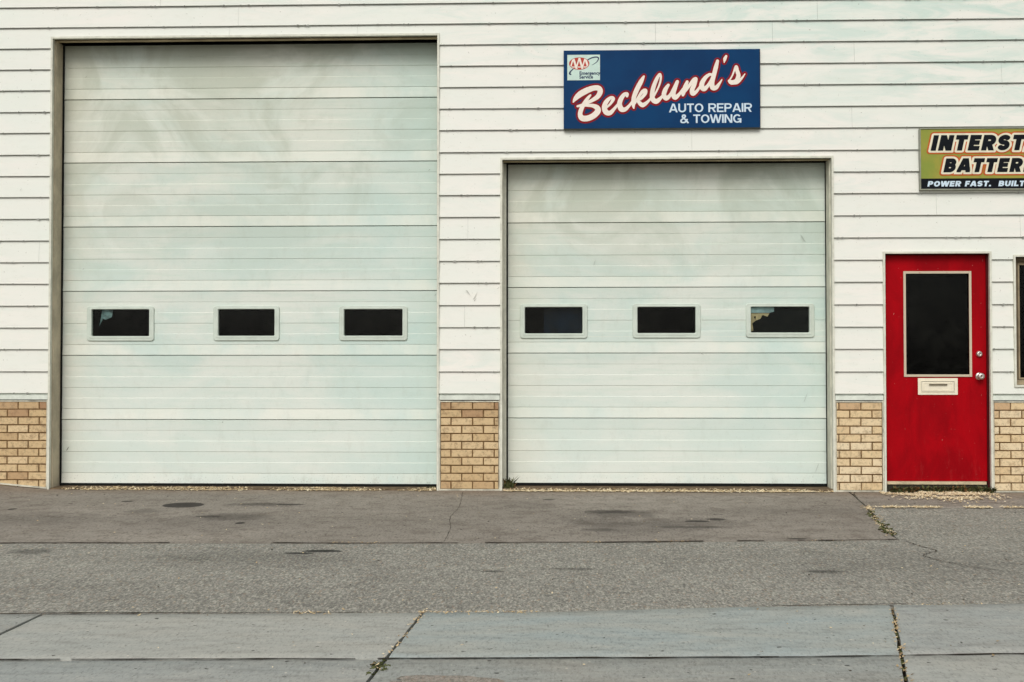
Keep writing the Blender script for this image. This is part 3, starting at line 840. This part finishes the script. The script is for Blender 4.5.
MAT['signred'] = simple('sign_red', lin(138, 22, 30), .5, .12, 12, .12)
MAT['signwhite'] = simple('sign_white', lin(240, 230, 216), .5, .12, 14, .04)
MAT['signpale'] = simple('sign_pale_blue', lin(206, 224, 236), .5, .12, 14, .05)
MAT['navy'] = simple('sign_navy', lin(20, 44, 84), .5, .3, 14, .1)
q = 11.37
def cr(ox, oy, pts, rs=1.0):
    return [(sx(ox+x/q), sz(oy+y/q), r/q*K*rs) for (x, y, r) in pts]
ST = [
 cr(564, 70, [(103,366,6),(130,322,24),(185,272,34),(260,232,34),(335,205,30),(392,207,30),(412,243,30),(385,300,27),(320,345,21),(250,378,16),(160,412,13)]),
 cr(564, 70, [(152,412,12),(190,405,14),(255,402,16),(330,408,22),(376,432,30),(384,470,33),(335,522,33),(265,552,33),(205,548,32),(182,505,26),(198,440,25),(230,378,22),(270,320,18),(300,286,11)]),
 cr(564, 70, [(482,430,11),(530,385,14),(560,330,20),(530,318,18),(482,362,25),(458,425,28),(478,482,30),(525,490,25),(575,440,17),(612,392,12)]),
 cr(604, 70, [(262,300,15),(262,276,20),(228,284,22),(192,335,26),(177,395,28),(198,448,30),(240,452,23),(285,412,16),(322,362,12)]),
 cr(604, 70, [(455,74,11),(425,128,24),(385,205,27),(350,285,26),(335,350,24),(334,400,20),(339,438,9)]),
 cr(604, 70, [(350,385,13),(395,310,15),(440,248,20),(474,236,19),(468,275,19),(425,325,17),(388,350,15),(408,382,22),(442,404,25),(492,372,17),(530,330,12)]),
 cr(604, 70, [(545,335,14),(590,262,11),(630,175,11),(648,95,12),(636,50,13),(598,112,21),(562,205,24),(548,290,26),(560,345,28),(598,362,28),(645,325,18),(683,282,13)]),
 cr(644, 60, [(278,290,16),(243,345,25),(228,405,26),(256,442,26),(302,400,18),(345,325,20),(380,252,19),(350,330,25),(334,395,26),(356,434,26),(402,396,18),(444,335,13)]),
 cr(644, 60, [(492,256,17),(468,315,24),(448,380,24),(444,408,14)]),
 cr(644, 60, [(452,385,13),(505,315,17),(562,235,18),(592,222,18),(574,285,24),(548,348,26),(556,390,26),(598,366,18),(645,300,12)]),
 cr(694, 50, [(215,292,14),(178,288,17),(132,322,22),(95,380,27),(90,428,28),(118,452,26),(165,405,18),(212,325,17),(240,260,17)]),
 cr(694, 50, [(269,133,17),(250,205,24),(228,290,25),(206,375,27),(212,436,28),(250,438,24),(290,390,14),(318,345,6)]),
 cr(694, 50, [(367,78,13),(352,110,18),(345,150,6)]),
 cr(694, 50, [(398,362,9),(436,300,9),(478,198,14),(492,250,22),(505,305,24),(480,362,24),(430,380,26),(400,362,16)]),
 cr(694, 50, [(440,385,20),(490,378,20),(540,335,13),(578,284,6)])]
xs, zs, X, Z = grid(.0, 1.737, .02, .71, .0016)
B = brush_sdf(ST, X, Z)
contour('script_outline', B, xs, zs, -.0238, MAT['signred'], S1, .0175)
contour('script_lettering', B, xs, zs, -.0254, MAT['signwhite'], S1, .0)
T1 = text_sdf('AUTO REPAIR', .165, sx(669.2), sz(113.1), 8.8*K, 82.6*K, X, Z)
T2 = text_sdf('& TOWING', .165, sx(680.2), sz(124.0), 8.6*K, 61.0*K, X, Z)
contour('block_lettering', np.minimum(T1, T2), xs, zs, -.0242, MAT['signpale'], S1)
# emblem panel
ex0, ex1, ez0, ez1 = sx(567.2), sx(600.0), sz(79.9), sz(54.2)
mb = MB(); mb.box(ex0, ex1, -.0236, -.0222, ez0, ez1); emb = mb.build('emblem_panel', simple('emblem_white', lin(200, 224, 212), .5, .35, 20, .06), S1)
qq = 20.05
def ep(x, y): return (sx(564+x/qq), sz(50+y/qq))
cx, cz = ep(305, 262); rx, rz = 205/qq*K, 125/qq*K
xs, zs, X, Z = grid(ex0+.002, ex1-.002, ez0+.002, ez1-.002, .0009)
ell = (np.hypot((X-cx)/rx, (Z-cz)/rz)-1)*rz
contour('emblem_oval', ell, xs, zs, -.0246, simple('emblem_red', lin(186, 54, 34), .5, .35, 20, .1), emb)
def As(w, cxs, hw, top, bot):
    d = np.full(X.shape, 9.0)
    for c in cxs:
        (xa, za), (xb, zb), (xt, zt) = ep(c-hw, bot), ep(c+hw, bot), ep(c, top)
        W_ = w/qq*K
        d = np.minimum(d, seg_sd(X, Z, (xa, za), (xt, zt), W_*.8)); d = np.minimum(d, seg_sd(X, Z, (xt, zt), (xb, zb), W_*1.2))
        (xl, zl), (xr, zr) = ep(c-hw*.5, bot-45), ep(c+hw*.5, bot-45)
        d = np.minimum(d, seg_sd(X, Z, (xl, zl), (xr, zr), W_*.6))
    return d
A3 = np.maximum(As(34, (185, 305, 425), 68, 150, 378), ell+.004)
contour('emblem_lettering', A3, xs, zs, -.0256, MAT['signwhite'], emb)
def ebrush(pts): return [(ep(x, y)[0], ep(x, y)[1], r/qq*K) for (x, y, r) in pts]
sw = brush_sdf([ebrush([(480, 185, 10), (560, 148, 12), (640, 132, 12), (690, 150, 12), (678, 205, 9), (630, 255, 6), (560, 295, 3)]), ebrush([(180, 375, 10), (130, 420, 12), (112, 465, 16), (140, 485, 8)])], X, Z)
contour('emblem_swoosh', sw, xs, zs, -.0251, MAT['navy'], emb)
def small_text(body, x, z, size, mat, parent, y, bold=.0):
    cu = bpy.data.curves.new('lettering', 'FONT'); cu.body = body; cu.size = size; cu.offset = bold; cu.space_line = .82; cu.resolution_u = 3
    o = bpy.data.objects.new('lettering', cu); COL.objects.link(o)
    dg = bpy.context.evaluated_depsgraph_get(); me = bpy.data.meshes.new_from_object(o.evaluated_get(dg))
    vs = [(v.co.x+x, y, v.co.y+z) for v in me.vertices]; fs = [tuple(p.vertices) for p in me.polygons]
    bpy.data.objects.remove(o)
    return link_mesh('lettering', vs, fs, mat, parent)
lx, lz = ep(305, 488)
small_text('Emergency\nService', lx, lz, .042, MAT['navy'], emb, -.0250, .0012)

# ------------------------------------------------------------------ green battery sign
S2 = tag(empty('battery_sign', (3.216, -.03, 2.660)), 'olive green sign with heavy black slanted lettering above the red door', 'sign')
K2 = 1.0/113.2            # metres per drawing unit here
def bx(px): return (px-919.6)*K2
def bz(py): return (190.2-py)*K2
SW, SH = 1.42, .548
N = NT('olive_sign_paint')
n = N.noise(3.0, 5, .65, vec=N.map((1.6, 1, 1), (1, 0, 0)))
c = N.mix(N.rng(n, .32, .66), lin(158, 150, 66), lin(134, 146, 64))
c = N.mix(N.math('MULTIPLY', N.rng(N.noise(16, 5, .7), .52, .75), .4), c, lin(112, 116, 44))
N.col(c).rough(.4).spec(.15)
MAT['olive'] = N.m
MAT['signframe'] = simple('sign_alu_frame', lin(150, 152, 134), .45, .5, 16, .15)
MAT['signblack'] = simple('sign_black', lin(18, 22, 28), .5, .1, 20, .15)
MAT['orange'] = simple('sign_orange', lin(196, 96, 44), .5, .12, 14, .12)
MAT['creamink'] = simple('sign_cream', lin(230, 224, 198), .5, .12, 14, .07)
mb = MB(); mb.box(.006, SW-.006, -.022, .010, .006, SH-.006); mb.build('sign_board', MAT['olive'], S2)
mb = MB(); mb.ring(0, SW, 0, SH, .0095, -.030, .011, bev=.002); mb.build('sign_frame_or_shade', MAT['signframe'], S2)
mb = MB(); mb.box(.010, SW-.010, -.0236, -.0222, .0105, bz(178.7)); mb.build('lettering_band', MAT['signblack'], S2)
xs, zs, X, Z = grid(.012, SW-.012, .014, SH-.012, .0016)
TA = text_sdf('INTERSTATE', .30, bx(930.2), bz(151.0), 15.7*K2, 134*K2, X, Z, shear=.22, gap=.115)
TB = text_sdf('BATTERIES', .30, bx(942.6), bz(172.7), 14.1*K2, 108*K2, X, Z, shear=.22, gap=.115)
TT = np.minimum(TA, TB)
contour('lettering_border', TT, xs, zs, -.0238, MAT['orange'], S2, .029)  # printed orange outer outline of the letters
contour('lettering_outline', TT, xs, zs, -.0250, MAT['creamink'], S2, .0165)
contour('block_lettering', TT, xs, zs, -.0262, MAT['signblack'], S2, -.0005)
TC = text_sdf('POWER FAST.  BUILT TO LAST.', .26, bx(926.9), bz(186.8), 5.5*K2, 141*K2, X, Z, shear=.2, gap=.10)
contour('band_lettering', TC, xs, zs, -.0252, MAT['signpale'], S2)

# ------------------------------------------------------------------ ground
def gz(x, y):
    z = .02*max(min(y, 0), -12)
    if x < -4.57 and y > -4: z += .075*max(0, min(4.4, -4.57-x))*math.exp(min(0, y)/.7)
    return z

# base sheet: asphalt to the horizon
xs = [-120, -60, -30, -16] + [-14+i*.5 for i in range(57)] + [16, 30, 60, 120]
ys = [-140, -70, -30, -16, -12, -9, -8, -7, -6, -5, -4, -3, -2, -1, -.5, 0, .3, 5, 12, 40, 120]
vs = [(x, y, gz(x, y)-.024) for y in ys for x in xs]
n = len(xs)
fs = [(j*n+i, j*n+i+1, (j+1)*n+i+1, (j+1)*n+i) for j in range(len(ys)-1) for i in range(n-1)]
tag(link_mesh('ground', vs, fs, MAT['dirt']), kind='structure')

def poly_interp(pts, x):
    if x <= pts[0][0]: p, q_ = pts[0], pts[1]
    elif x >= pts[-1][0]: p, q_ = pts[-2], pts[-1]
    else:
        for p, q_ in zip(pts, pts[1:]):
            if p[0] <= x <= q_[0]: break
    return p[1]+(q_[1]-p[1])*(x-p[0])/(q_[0]-p[0])
SEAM = [(-16, -3.10), (-3.65, -3.0), (-3.0, -2.98), (-.363, -2.885), (1.96, -2.704), (2.30, -2.66)]
CRK = [(-2.66, 2.300), (-2.523, 2.292), (-1.8, 2.37), (-1.085, 2.486), (-.237, 2.571), (.3, 2.62)]      # (y, x)
WALK = [(-16, -5.30), (-4, -5.20), (-2.675, -5.123), (-.074, -4.985), (.835, -4.842), (2.35, -4.705), (5, -4.5), (16, -4.2)]
JOIN = [(-16, -6.4), (-2.286, -5.973), (-.642, -5.895), (1.015, -5.818), (1.862, -5.742), (16, -5.0)]
crkx = lambda y: poly_interp(CRK, y)
def jag(x, k): return .010*nz(x*5, k)+.006*nz(x*19, k+5)

def gridmesh(name, rowfun, nu, nv, mat, dz, jy=0.0, edge=.0015, amp=.0035):
    """rowfun(u,v)->(x,y)"""
    vs, fs = [], []
    def rm(i, n): return 0 if i == 0 else 1 if i == n else .0035 if i == 1 else .9965 if i == n-1 else i/n
    for j in range(nv+1):
        for i in range(nu+1):
            x, y = rowfun(rm(i, nu) if nu < 60 else i/nu, rm(j, nv))
            z = gz(x, y)+dz+amp*nz(x*1.1, y*1.3, 3)
            if j == nv or j == 0: z -= edge
            vs.append((x, y, z))
    n = nu+1
    for j in range(nv):
        for i in range(nu): fs.append((j*n+i, j*n+i+1, (j+1)*n+i+1, (j+1)*n+i))
    # skirt
    def skirt(idx):
        for a, b in zip(idx, idx[1:]):
            c = len(vs); vs.extend([vs[a], (vs[a][0], vs[a][1], vs[a][2]-.05), (vs[b][0], vs[b][1], vs[b][2]-.05), vs[b]])
            fs.append((c, c+1, c+2, c+3))
    skirt([j*n for j in range(nv+1)]); skirt([j*n+nu for j in range(nv+1)]); skirt(list(range(n))); skirt([nv*n+i for i in range(n)])
    return link_mesh(name, vs, fs, mat, smooth=True)

vv = lambda v: (0, .02, .97, 1)[0] if v == 0 else v
def r_main(u, v):
    x_ = -16 + u*18.6
    y1 = poly_interp(SEAM, min(x_, 2.3))
    y = .30+(y1-.30)*v
    if x_ > 1.5:
        t = (x_-1.5)/1.1; x = 1.5+(crkx(y)-.008-1.5)*t
    else: x = x_
    if v == 1: y += jag(x, 1)
    if u == 1: x += jag(y*1.5, 9)
    return x, y
tag(gridmesh('apron', r_main, 260, 40, MAT['apron'], .0), kind='structure')
def r_right(u, v):
    y = .30+(-1.05-.30)*v
    x = (crkx(y)+.008)+(16-crkx(y))*u*u
    if v == 1: y += jag(x, 3)
    if u == 0: x += jag(y*1.5, 19)
    return x, y
tag(gridmesh('apron_strip', r_right, 90, 16, MAT['apron'], -.001), kind='structure')
def r_asp(u, v):
    x = -16+32*u
    y0 = poly_interp(SEAM, x)-.004 if x < 2.30 else -1.058
    y0 = y0+jag(x, 1)
    y1 = poly_interp(WALK, x)+.004+jag(x, 6)*.8
    return x, y0+(y1-y0)*v
# asphalt left of and below the apron, and the part right of the cracked edge
def r_asp1(u, v):
    x = -16+(2.30+16)*u
    y0 = poly_interp(SEAM, x)-.0045+jag(x, 1)-.010*max(0,nz(x*2.3,77))-.008*max(0,nz(x*9,7)); y1 = poly_interp(WALK, x)+.001+jag(x, 6)*.8
    return x, y0+(y1-y0)*v
def r_asp2(u, v):
    y_t = -1.056
    x = 2.30+13.7*u**1.6
    y1 = poly_interp(WALK, x)+.004+jag(x, 6)*.8
    y = y_t+(y1-y_t)*v
    if y > -2.66:
        e = max(crkx(y)+.010, 2.30); x = e+(16-e)*u**1.6
        if u == 0: x += jag(y*1.5, 9)
    return x, y
tag(gridmesh('asphalt', r_asp1, 260, 24, MAT['asphalt'], -.003), kind='structure')
tag(gridmesh('asphalt_pad', r_asp2, 120, 34, MAT['asphalt'], -.0032), kind='structure')

# sidewalk slabs between cross joints (x at the far edge, x at y=-6.2)
CJ = [(-7.9, -8.6), (-6.1, -6.6), (-4.3, -4.6), (-2.46, -2.52), (-.636, -.722), (1.635, 1.345), (3.6, 3.3), (5.5, 5.3), (7.4, 7.3), (9.3, 9.3)]
def jx(c, y): return c[0]+(c[1]-c[0])*(y+4.95)/(-6.2+4.95)
mats = [0, 0, 3, 0, 1, 2, 0, 1, 3]
for k in range(len(CJ)-1):
    for row in range(2):
        L_, R_ = CJ[k], CJ[k+1]
        g_ = (.008, .0055)
        def rs(u, v, L_=L_, R_=R_, row=row):
            xm = (jx(L_, -5.4)*(1-u)+jx(R_, -5.4)*u)
            top, bot = (poly_interp(WALK, xm), poly_interp(JOIN, xm)) if row == 0 else (poly_interp(JOIN, xm), poly_interp(JOIN, xm)-1.45)
            gt = .007+.006*max(0, nz(xm*5, 61)) if xm < -1.95 else (.0015 if xm < 1.6 else .004)
            y = (top-gt)+((bot+.0035+.003*nz(xm*3, 8))-(top-gt))*v
            if v == 1 and row == 0 or v == 0 and row == 1: y += .0025*nz(xm*6, 4)
            xa, xb = jx(L_, y)+g_[0], jx(R_, y)-g_[0]
            if u == 0: xa += .006*nz(y*7, k)+.003*nz(y*25, k)
            if u == 1: xb += .006*nz(y*7, k+20)+.003*nz(y*25, k)
            return xa+(xb-xa)*u, y
        s = gridmesh('sidewalk_slab', rs, 26, 16, SL[(mats[k]+(row*2)) % 4], .002+.0015*(k % 3)-row*.002, edge=.0025, amp=.002)
        tag(s, kind='structure')
# kerb-side street beyond the walk, behind the viewpoint
def r_st(u, v): return -60+120*u, -7.25-(7.0*v)-.0+poly_interp([( -16, 0), (16, 0)], 0)
mb = MB(); mb.box(-60, 60, -60, -7.9, -.6, -.30); tag(mb.build('street', MAT['asphalt']), kind='structure')
mb = MB(); mb.box(-60, 60, -7.88, -7.0, -.5, -.165, bev=.02); tag(mb.build('kerb', SL[3]), kind='structure')

# reddish gravel wash on the slab at the front
vs, fs = [], []
c0 = (-.42, -6.24)
pts = []
for k in range(40):
    an = 2*math.pi*k/40; r = 1+.7*nz(math.cos(an)*2, math.sin(an)*2, 5)+.15*nz(math.cos(an)*7, math.sin(an)*7, 1)
    pts.append((c0[0]+.22*r*math.cos(an), c0[1]+.085*r*math.sin(an)))
vs = [(c0[0], c0[1], gz(*c0)+.0075)]+[(x, y, gz(x, y)+.005) for x, y in pts]
fs = [(0, 1+k, 1+(k+1) % 40) for k in range(40)]
tag(link_mesh('gravel_wash', vs, fs, MAT['patch']), 'reddish fine gravel washed over the front slab', 'gravel', kind='stuff')

# surface cracks: ragged narrow grooves
def crack(pts, w, lift=.0042, seed=0):
    rr = random.Random(seed); P = catmull([(x, y) for x, y in pts], 10)
    vs, fs = [], []
    for i, (x, y) in enumerate(P):
        a = P[max(0, i-1)]; b = P[min(len(P)-1, i+1)]
        dx, dy = b[0]-a[0], b[1]-a[1]; L = math.hypot(dx, dy) or 1; nx_, ny_ = -dy/L, dx/L
        ww = w*(.35+rr.random())*(1 if 0 < i < len(P)-1 else .1); jx_ = rr.uniform(-w, w)*.7; jy_ = rr.uniform(-w, w)*.7
        for s in (-1, 1):
            X_, Y_ = x+jx_+nx_*ww*s/2, y+jy_+ny_*ww*s/2
            vs.append((X_, Y_, gz(X_, Y_)+lift+.0035*nz(X_*1.1, Y_*1.3, 3)))
    for i in range(len(P)-1): fs.append((2*i, 2*i+1, 2*i+3, 2*i+2))
    return tag(link_mesh('pavement_crack', vs, fs, MAT['dirt']), kind='structure')
def joint(fun, xa, xb, w, k, thr, lift, step=.045):
    vs, fs = [], []; x = xa
    while x < xb:
        x2 = x+step
        if nz(x*1.1, k) + .5*nz(x*4.3, k+3) > thr:
            i = len(vs)
            for X_ in (x, x2):
                ww = w*(.30+.9*abs(nz(X_*3.7, k+11))+.6*abs(nz(X_*15, k+13))); y = fun(X_)+.010*nz(X_*4, k+20)
                for sgn in (-1, 1): vs.append((X_, y+sgn*ww, gz(X_, y+sgn*ww)+lift+.0035*nz(X_*1.1, y*1.3, 3)))
            fs.append((i, i+2, i+3, i+1))
        x = x2
    return tag(link_mesh('joint_line', vs, fs, MAT['dirt']), kind='structure')
joint(lambda x: poly_interp(SEAM, x)-.002+jag(x, 1), -5.5, 2.25, .015, 3, -.22, .0030)
joint(lambda x: poly_interp(JOIN, x), -6, .9, .011, 5, -.30, .0060)
joint(lambda x: poly_interp(JOIN, x), -.6, 5, .011, 9, -.55, .0062)
joint(lambda x: poly_interp(WALK, x), -5, -1.75, .020, 14, -.55, .0062)
joint(lambda x: poly_interp(WALK, x), .4, 4.5, .014, 17, .12, .0062)
joint(lambda x: poly_interp(WALK, x), -1.7, .4, .010, 19, .16, .0062)
crack([(-.816, -.12), (-.79, -.6), (-.77, -1.2), (-.79, -1.7), (-.74, -2.3), (-.735, -2.88)], .004, .0015, 1)
crack([(2.313, -2.735), (2.36, -2.95), (2.40, -3.12), (2.33, -3.2), (2.272, -3.32), (2.33, -3.5), (2.42, -3.66), (2.6, -3.84), (2.9, -4.0)], .008, .0022, 2)
crack([(2.64, -.02), (2.59, -.2), (2.56, -.45)], .005, .002, 5)

# ------------------------------------------------------------------ litter and weeds
def flecks(mb, n, fx, lmin, lmax, wmin, wmax, rr, tint=None):
    for _ in range(n):
        x, y, z = fx(rr)
        an = rr.uniform(0, math.pi); L = rr.uniform(lmin, lmax)/2; w = rr.uniform(wmin, wmax)/2
        ti = rr.uniform(-.1, .8)
        dx, dy, dz = math.cos(an)*L, math.sin(an)*L, abs(L)*ti
        wx, wy = -math.sin(an)*w, math.cos(an)*w
        z += .003+rr.random()*.006
        t = tint(rr) if tint else rr.random()
        mb.face([(x-dx-wx, y-dy-wy, z), (x-dx*.2-wx*1.6, y-dy*.2-wy, z+.002), (x+dx, y+dy, z+abs(dz)), (x-dx*.2+wx*1.4, y-dy*.2+wy, z+.003), (x-dx+wx, y-dy+wy, z)], t)
def dens(x, f, k): return nz(x*f, k) > rnd.uniform(-.6, .45)
rr = random.Random(21)
mb = MB()
def at_big(r):
    while True:
        x = r.uniform(-4.45, -1.06)
        if r.random() < .5+.9*nz(x*1.7, 3)+.3*nz(x*7, 1): break
    y = r.gauss(-.035, .030); return x, y, gz(x, y)+(.010 if y > -.02 else 0)
flecks(mb, 1700, at_big, .012, .045, .005, .013, rr, lambda r: r.random())
def at_small(r):
    while True:
        x = r.uniform(-.46, 2.44)
        if r.random() < .7+.8*nz(x*1.9, 6): break
    y = r.gauss(-.045, .028); return x, y, gz(x, y)+(.010 if y > -.02 else 0)
flecks(mb, 3000, at_small, .012, .045, .005, .013, rr, lambda r: r.random()**1.8)
def at_red(r):
    x = min(3.83, max(2.85, r.gauss(3.34, .21))); y = -.03-abs(r.gauss(0, .26))*(1-.5*abs(x-3.34))
    if nz(x*5, y*7, 2)+.5*nz(x*17, y*19, 4) < r.uniform(-.25, .25): return at_red(r)
    return x, y, gz(x, y)
flecks(mb, 2600, at_red, .012, .05, .004, .012, rr, lambda r: r.random()**2.2*.8)
def at_line(r):
    while True:
        x = r.uniform(2.55, 5.0)
        if r.random() < .35+1.6*nz(x*4.6, 16)+.6*nz(x*13, 3): break
    y = -1.055+r.gauss(0, .018); return x, y, gz(x, y)
flecks(mb, 1100, at_line, .012, .045, .004, .012, rr, lambda r: r.random()**2*.8)
def at_crk(r):
    y = r.uniform(-2.55, -1.0)
    if r.random() < .55: y = r.gauss(-1.12, .07)
    x = crkx(y)+r.gauss(0, .022); return x, y, gz(x, y)
flecks(mb, 190, at_crk, .012, .04, .003, .008, rr, lambda r: r.random())
def at_sj(r):
    y = r.uniform(-6.4, -4.85); c = CJ[5]; return jx(c, y)+r.gauss(0, .014), y, gz(0, y)
flecks(mb, 110, at_sj, .010, .025, .003, .007, rr, lambda r: .4+.6*r.random())
def at_sj2(r):
    y = r.choice((r.gauss(-5.05, .05), r.uniform(-6.1, -5.0))); c = CJ[4]; return jx(c, y)+r.gauss(0, .012), y, gz(0, y)
flecks(mb, 50, at_sj2, .010, .03, .003, .008, rr, lambda r: r.random())
def at_seam(r):
    while True:
        x = r.uniform(-3, 3.2)
        if nz(x*1.3, 30) > .12: break
    return x, poly_interp(WALK, x)+r.gauss(0, .016), gz(0, -4.9)-.004
flecks(mb, 130, at_seam, .010, .03, .003, .008, rr, lambda r: r.random())
def at_seam2(r):
    while True:
        x = r.uniform(-4.2, 2.2)
        if nz(x*1.9, 50) > .18: break
    return x, poly_interp(SEAM, x)+r.gauss(0, .014), gz(0, -2.9)-.004
flecks(mb, 60, at_seam2, .010, .03, .003, .008, rr, lambda r: .6+.4*r.random())
def stray(r): x, y = r.uniform(-4.4, 4.4), r.uniform(-6.3, -.1); return x, y, gz(x, y)
flecks(mb, 260, stray, .008, .022, .003, .009, rr, lambda r: r.random())
tag(mb.build('dry_litter', MAT['straw']), 'pale dry straw and leaf litter scattered along the doors and pavement joints', 'litter', kind='stuff')

def blades(mb, cx, cy, n, spread, h, rr, base=None, tint=(0, 1)):
    for _ in range(n):
        x, y = cx+rr.gauss(0, spread), cy+rr.gauss(0, spread*.6)
        z = (base if base is not None else gz(x, y))-.004
        an = rr.uniform(0, 2*math.pi); H = h*rr.uniform(.4, 1.1); w = rr.uniform(.004, .010); lean = rr.uniform(.2, .9)*H
        ux, uy = math.cos(an), math.sin(an); px, py = -uy*w, ux*w
        t = rr.uniform(*tint)
        m1 = (x+ux*lean*.35, y+uy*lean*.35, z+H*.6); m2 = (x+ux*lean, y+uy*lean, z+H*(.75+.25*rr.random()))
        mb.face([(x-px*.6, y-py*.6, z), (x+px*.6, y+py*.6, z), (m1[0]+px*1.4, m1[1]+py*1.4, m1[2]), (m1[0]-px*1.4, m1[1]-py*1.4, m1[2])], t)
        mb.face([(m1[0]-px*1.4, m1[1]-py*1.4, m1[2]), (m1[0]+px*1.4, m1[1]+py*1.4, m1[2]), m2], t)
rr = random.Random(5)
mb = MB()
for k in range(70):
    x = 2.92+rr.random()*.90
    blades(mb, x, -.02-.03*rr.random(), 18, .018, .044+.026*rr.random()*(1.4 if x > 3.5 else 1), rr, tint=(0, 1))
for k in range(34):
    y = rr.uniform(-2.45, -1.3); blades(mb, crkx(y)+rr.gauss(0, .014), y, 7, .014, .018, rr, tint=(0, .8))
for k in range(22):
    y = rr.uniform(-6.35, -5.0); blades(mb, jx(CJ[5], y)+rr.gauss(0, .007), y, 5, .008, .010, rr, tint=(0, .8))
for k in range(14):
    blades(mb, -.705+rr.gauss(0, .018), -5.98+rr.gauss(0, .05), 6, .012, .014, rr, tint=(0, .6))
for k in range(26):
    x = rr.choice((rr.uniform(1.75, 2.2), rr.uniform(.75, 1.6))); blades(mb, x, poly_interp(WALK, x)+.006, 5, .010, .010, rr, base=gz(0, -4.8)-.006, tint=(0, .8))
tag(mb.build('crack_weeds', MAT['leaf']), 'low green weeds growing along the pavement cracks and under the red door', 'weeds', kind='stuff')
def weed(cx, cy, n, sp, h, seed, label):
    mb = MB(); rr = random.Random(seed)
    blades(mb, 0, 0, n, sp, h, rr, base=0.0, tint=(0, .9))
    for _ in range(n*2):     # small leaves on stems
        an = rr.uniform(0, 6.28); r = rr.uniform(0, sp*2.2); z = rr.uniform(.1, .95)*h*(1-r/(sp*3.2)); x, y = r*math.cos(an), r*math.sin(an)*.6
        s = rr.uniform(.006, .013); b = rr.uniform(0, 6.28); tz = rr.uniform(-.6, .6)
        mb.face([(x, y, z), (x+s*math.cos(b-.5), y+s*math.sin(b-.5), z+s*tz), (x+1.7*s*math.cos(b), y+1.7*s*math.sin(b), z+s*tz*1.6), (x+s*math.cos(b+.5), y+s*math.sin(b+.5), z+s*tz)], rr.uniform(0, .9))
    o = mb.build('weed', MAT['leaf']); o.location = (cx, cy, gz(cx, cy)); tag(o, label, 'weed')
weed(-.43, .02, 64, .026, .135, 1, 'bushy green weed at the bottom left corner of the narrower garage door')
weed(-1.10, .03, 60, .024, .040, 2, 'flat dark weed at the bottom right corner of the wider garage door')

# pebbles
rr = random.Random(77); mb = MB()
for _ in range(260):
    x, y = rr.uniform(-4.4, 4.4), rr.uniform(-6.3, -.15)
    s = rr.uniform(.002, .007); bm = bmesh.new(); bmesh.ops.create_icosphere(bm, subdivisions=1, radius=s)
    for v in bm.verts: v.co = Vector((v.co.x*rr.uniform(.8, 1.4)+x, v.co.y*rr.uniform(.8, 1.4)+y, v.co.z*.6+gz(x, y)+s*.3))
    mb.addbm(bm, rr.random()); bm.free()
tag(mb.build('loose_grit', fleck_mat('grit', lin(170, 160, 144), lin(110, 104, 94), lin(52, 48, 44))), 'small loose grit and pebbles strewn over the paving', 'grit', kind='stuff')

# ------------------------------------------------------------------ light
W = bpy.data.worlds.new('World'); SC.world = W; W.use_nodes = True
nt = W.node_tree; nt.nodes.clear()
out = nt.nodes.new('ShaderNodeOutputWorld'); bg = nt.nodes.new('ShaderNodeBackground')
sky = nt.nodes.new('ShaderNodeTexSky'); sky.sky_type = 'NISHITA'; sky.sun_disc = False
EL, AZ = 40, 190
sky.sun_elevation = math.radians(EL); sky.sun_rotation = math.radians(AZ); sky.air_density = 1.0; sky.dust_density = 3.0; sky.ozone_density = 1.0
hs = nt.nodes.new('ShaderNodeHueSaturation'); hs.inputs['Saturation'].default_value = .26
nt.links.new(sky.outputs[0], hs.inputs['Color']); nt.links.new(hs.outputs[0], bg.inputs[0]); nt.links.new(bg.outputs[0], out.inputs[0])
bg.inputs[1].default_value = .119
sun = bpy.data.lights.new('Sun', 'SUN'); sun.energy = 1.35; sun.angle = math.radians(28); sun.color = (1, .965, .91)
so = bpy.data.objects.new('Sun', sun); COL.objects.link(so)
az = math.radians(AZ); el = math.radians(EL)
dvec = Vector((math.sin(az)*math.cos(el), math.cos(az)*math.cos(el), math.sin(el)))     # towards the sun
so.rotation_euler = dvec.to_track_quat('Z', 'Y').to_euler(); so.location = dvec*30

# ------------------------------------------------------------------ camera
cam = bpy.data.cameras.new('Camera'); cam.sensor_width = 36; cam.lens = 1232/1024*36; cam.clip_end = 600; cam.clip_start = .05
co = bpy.data.objects.new('Camera', cam); COL.objects.link(co); SC.camera = co
co.location = (0, -11.0, 1.083); co.rotation_euler = (math.pi/2+.02273, 0, .0349)

SC.view_settings.view_transform = 'Standard'; SC.view_settings.look = 'None'; SC.view_settings.gamma = 1; SC.view_settings.use_curve_mapping = False
SC.view_settings.exposure = 0.0
SC.render.resolution_x = 1024; SC.render.resolution_y = 682
SC.cycles.max_bounces = 8; SC.cycles.transparent_max_bounces = 8
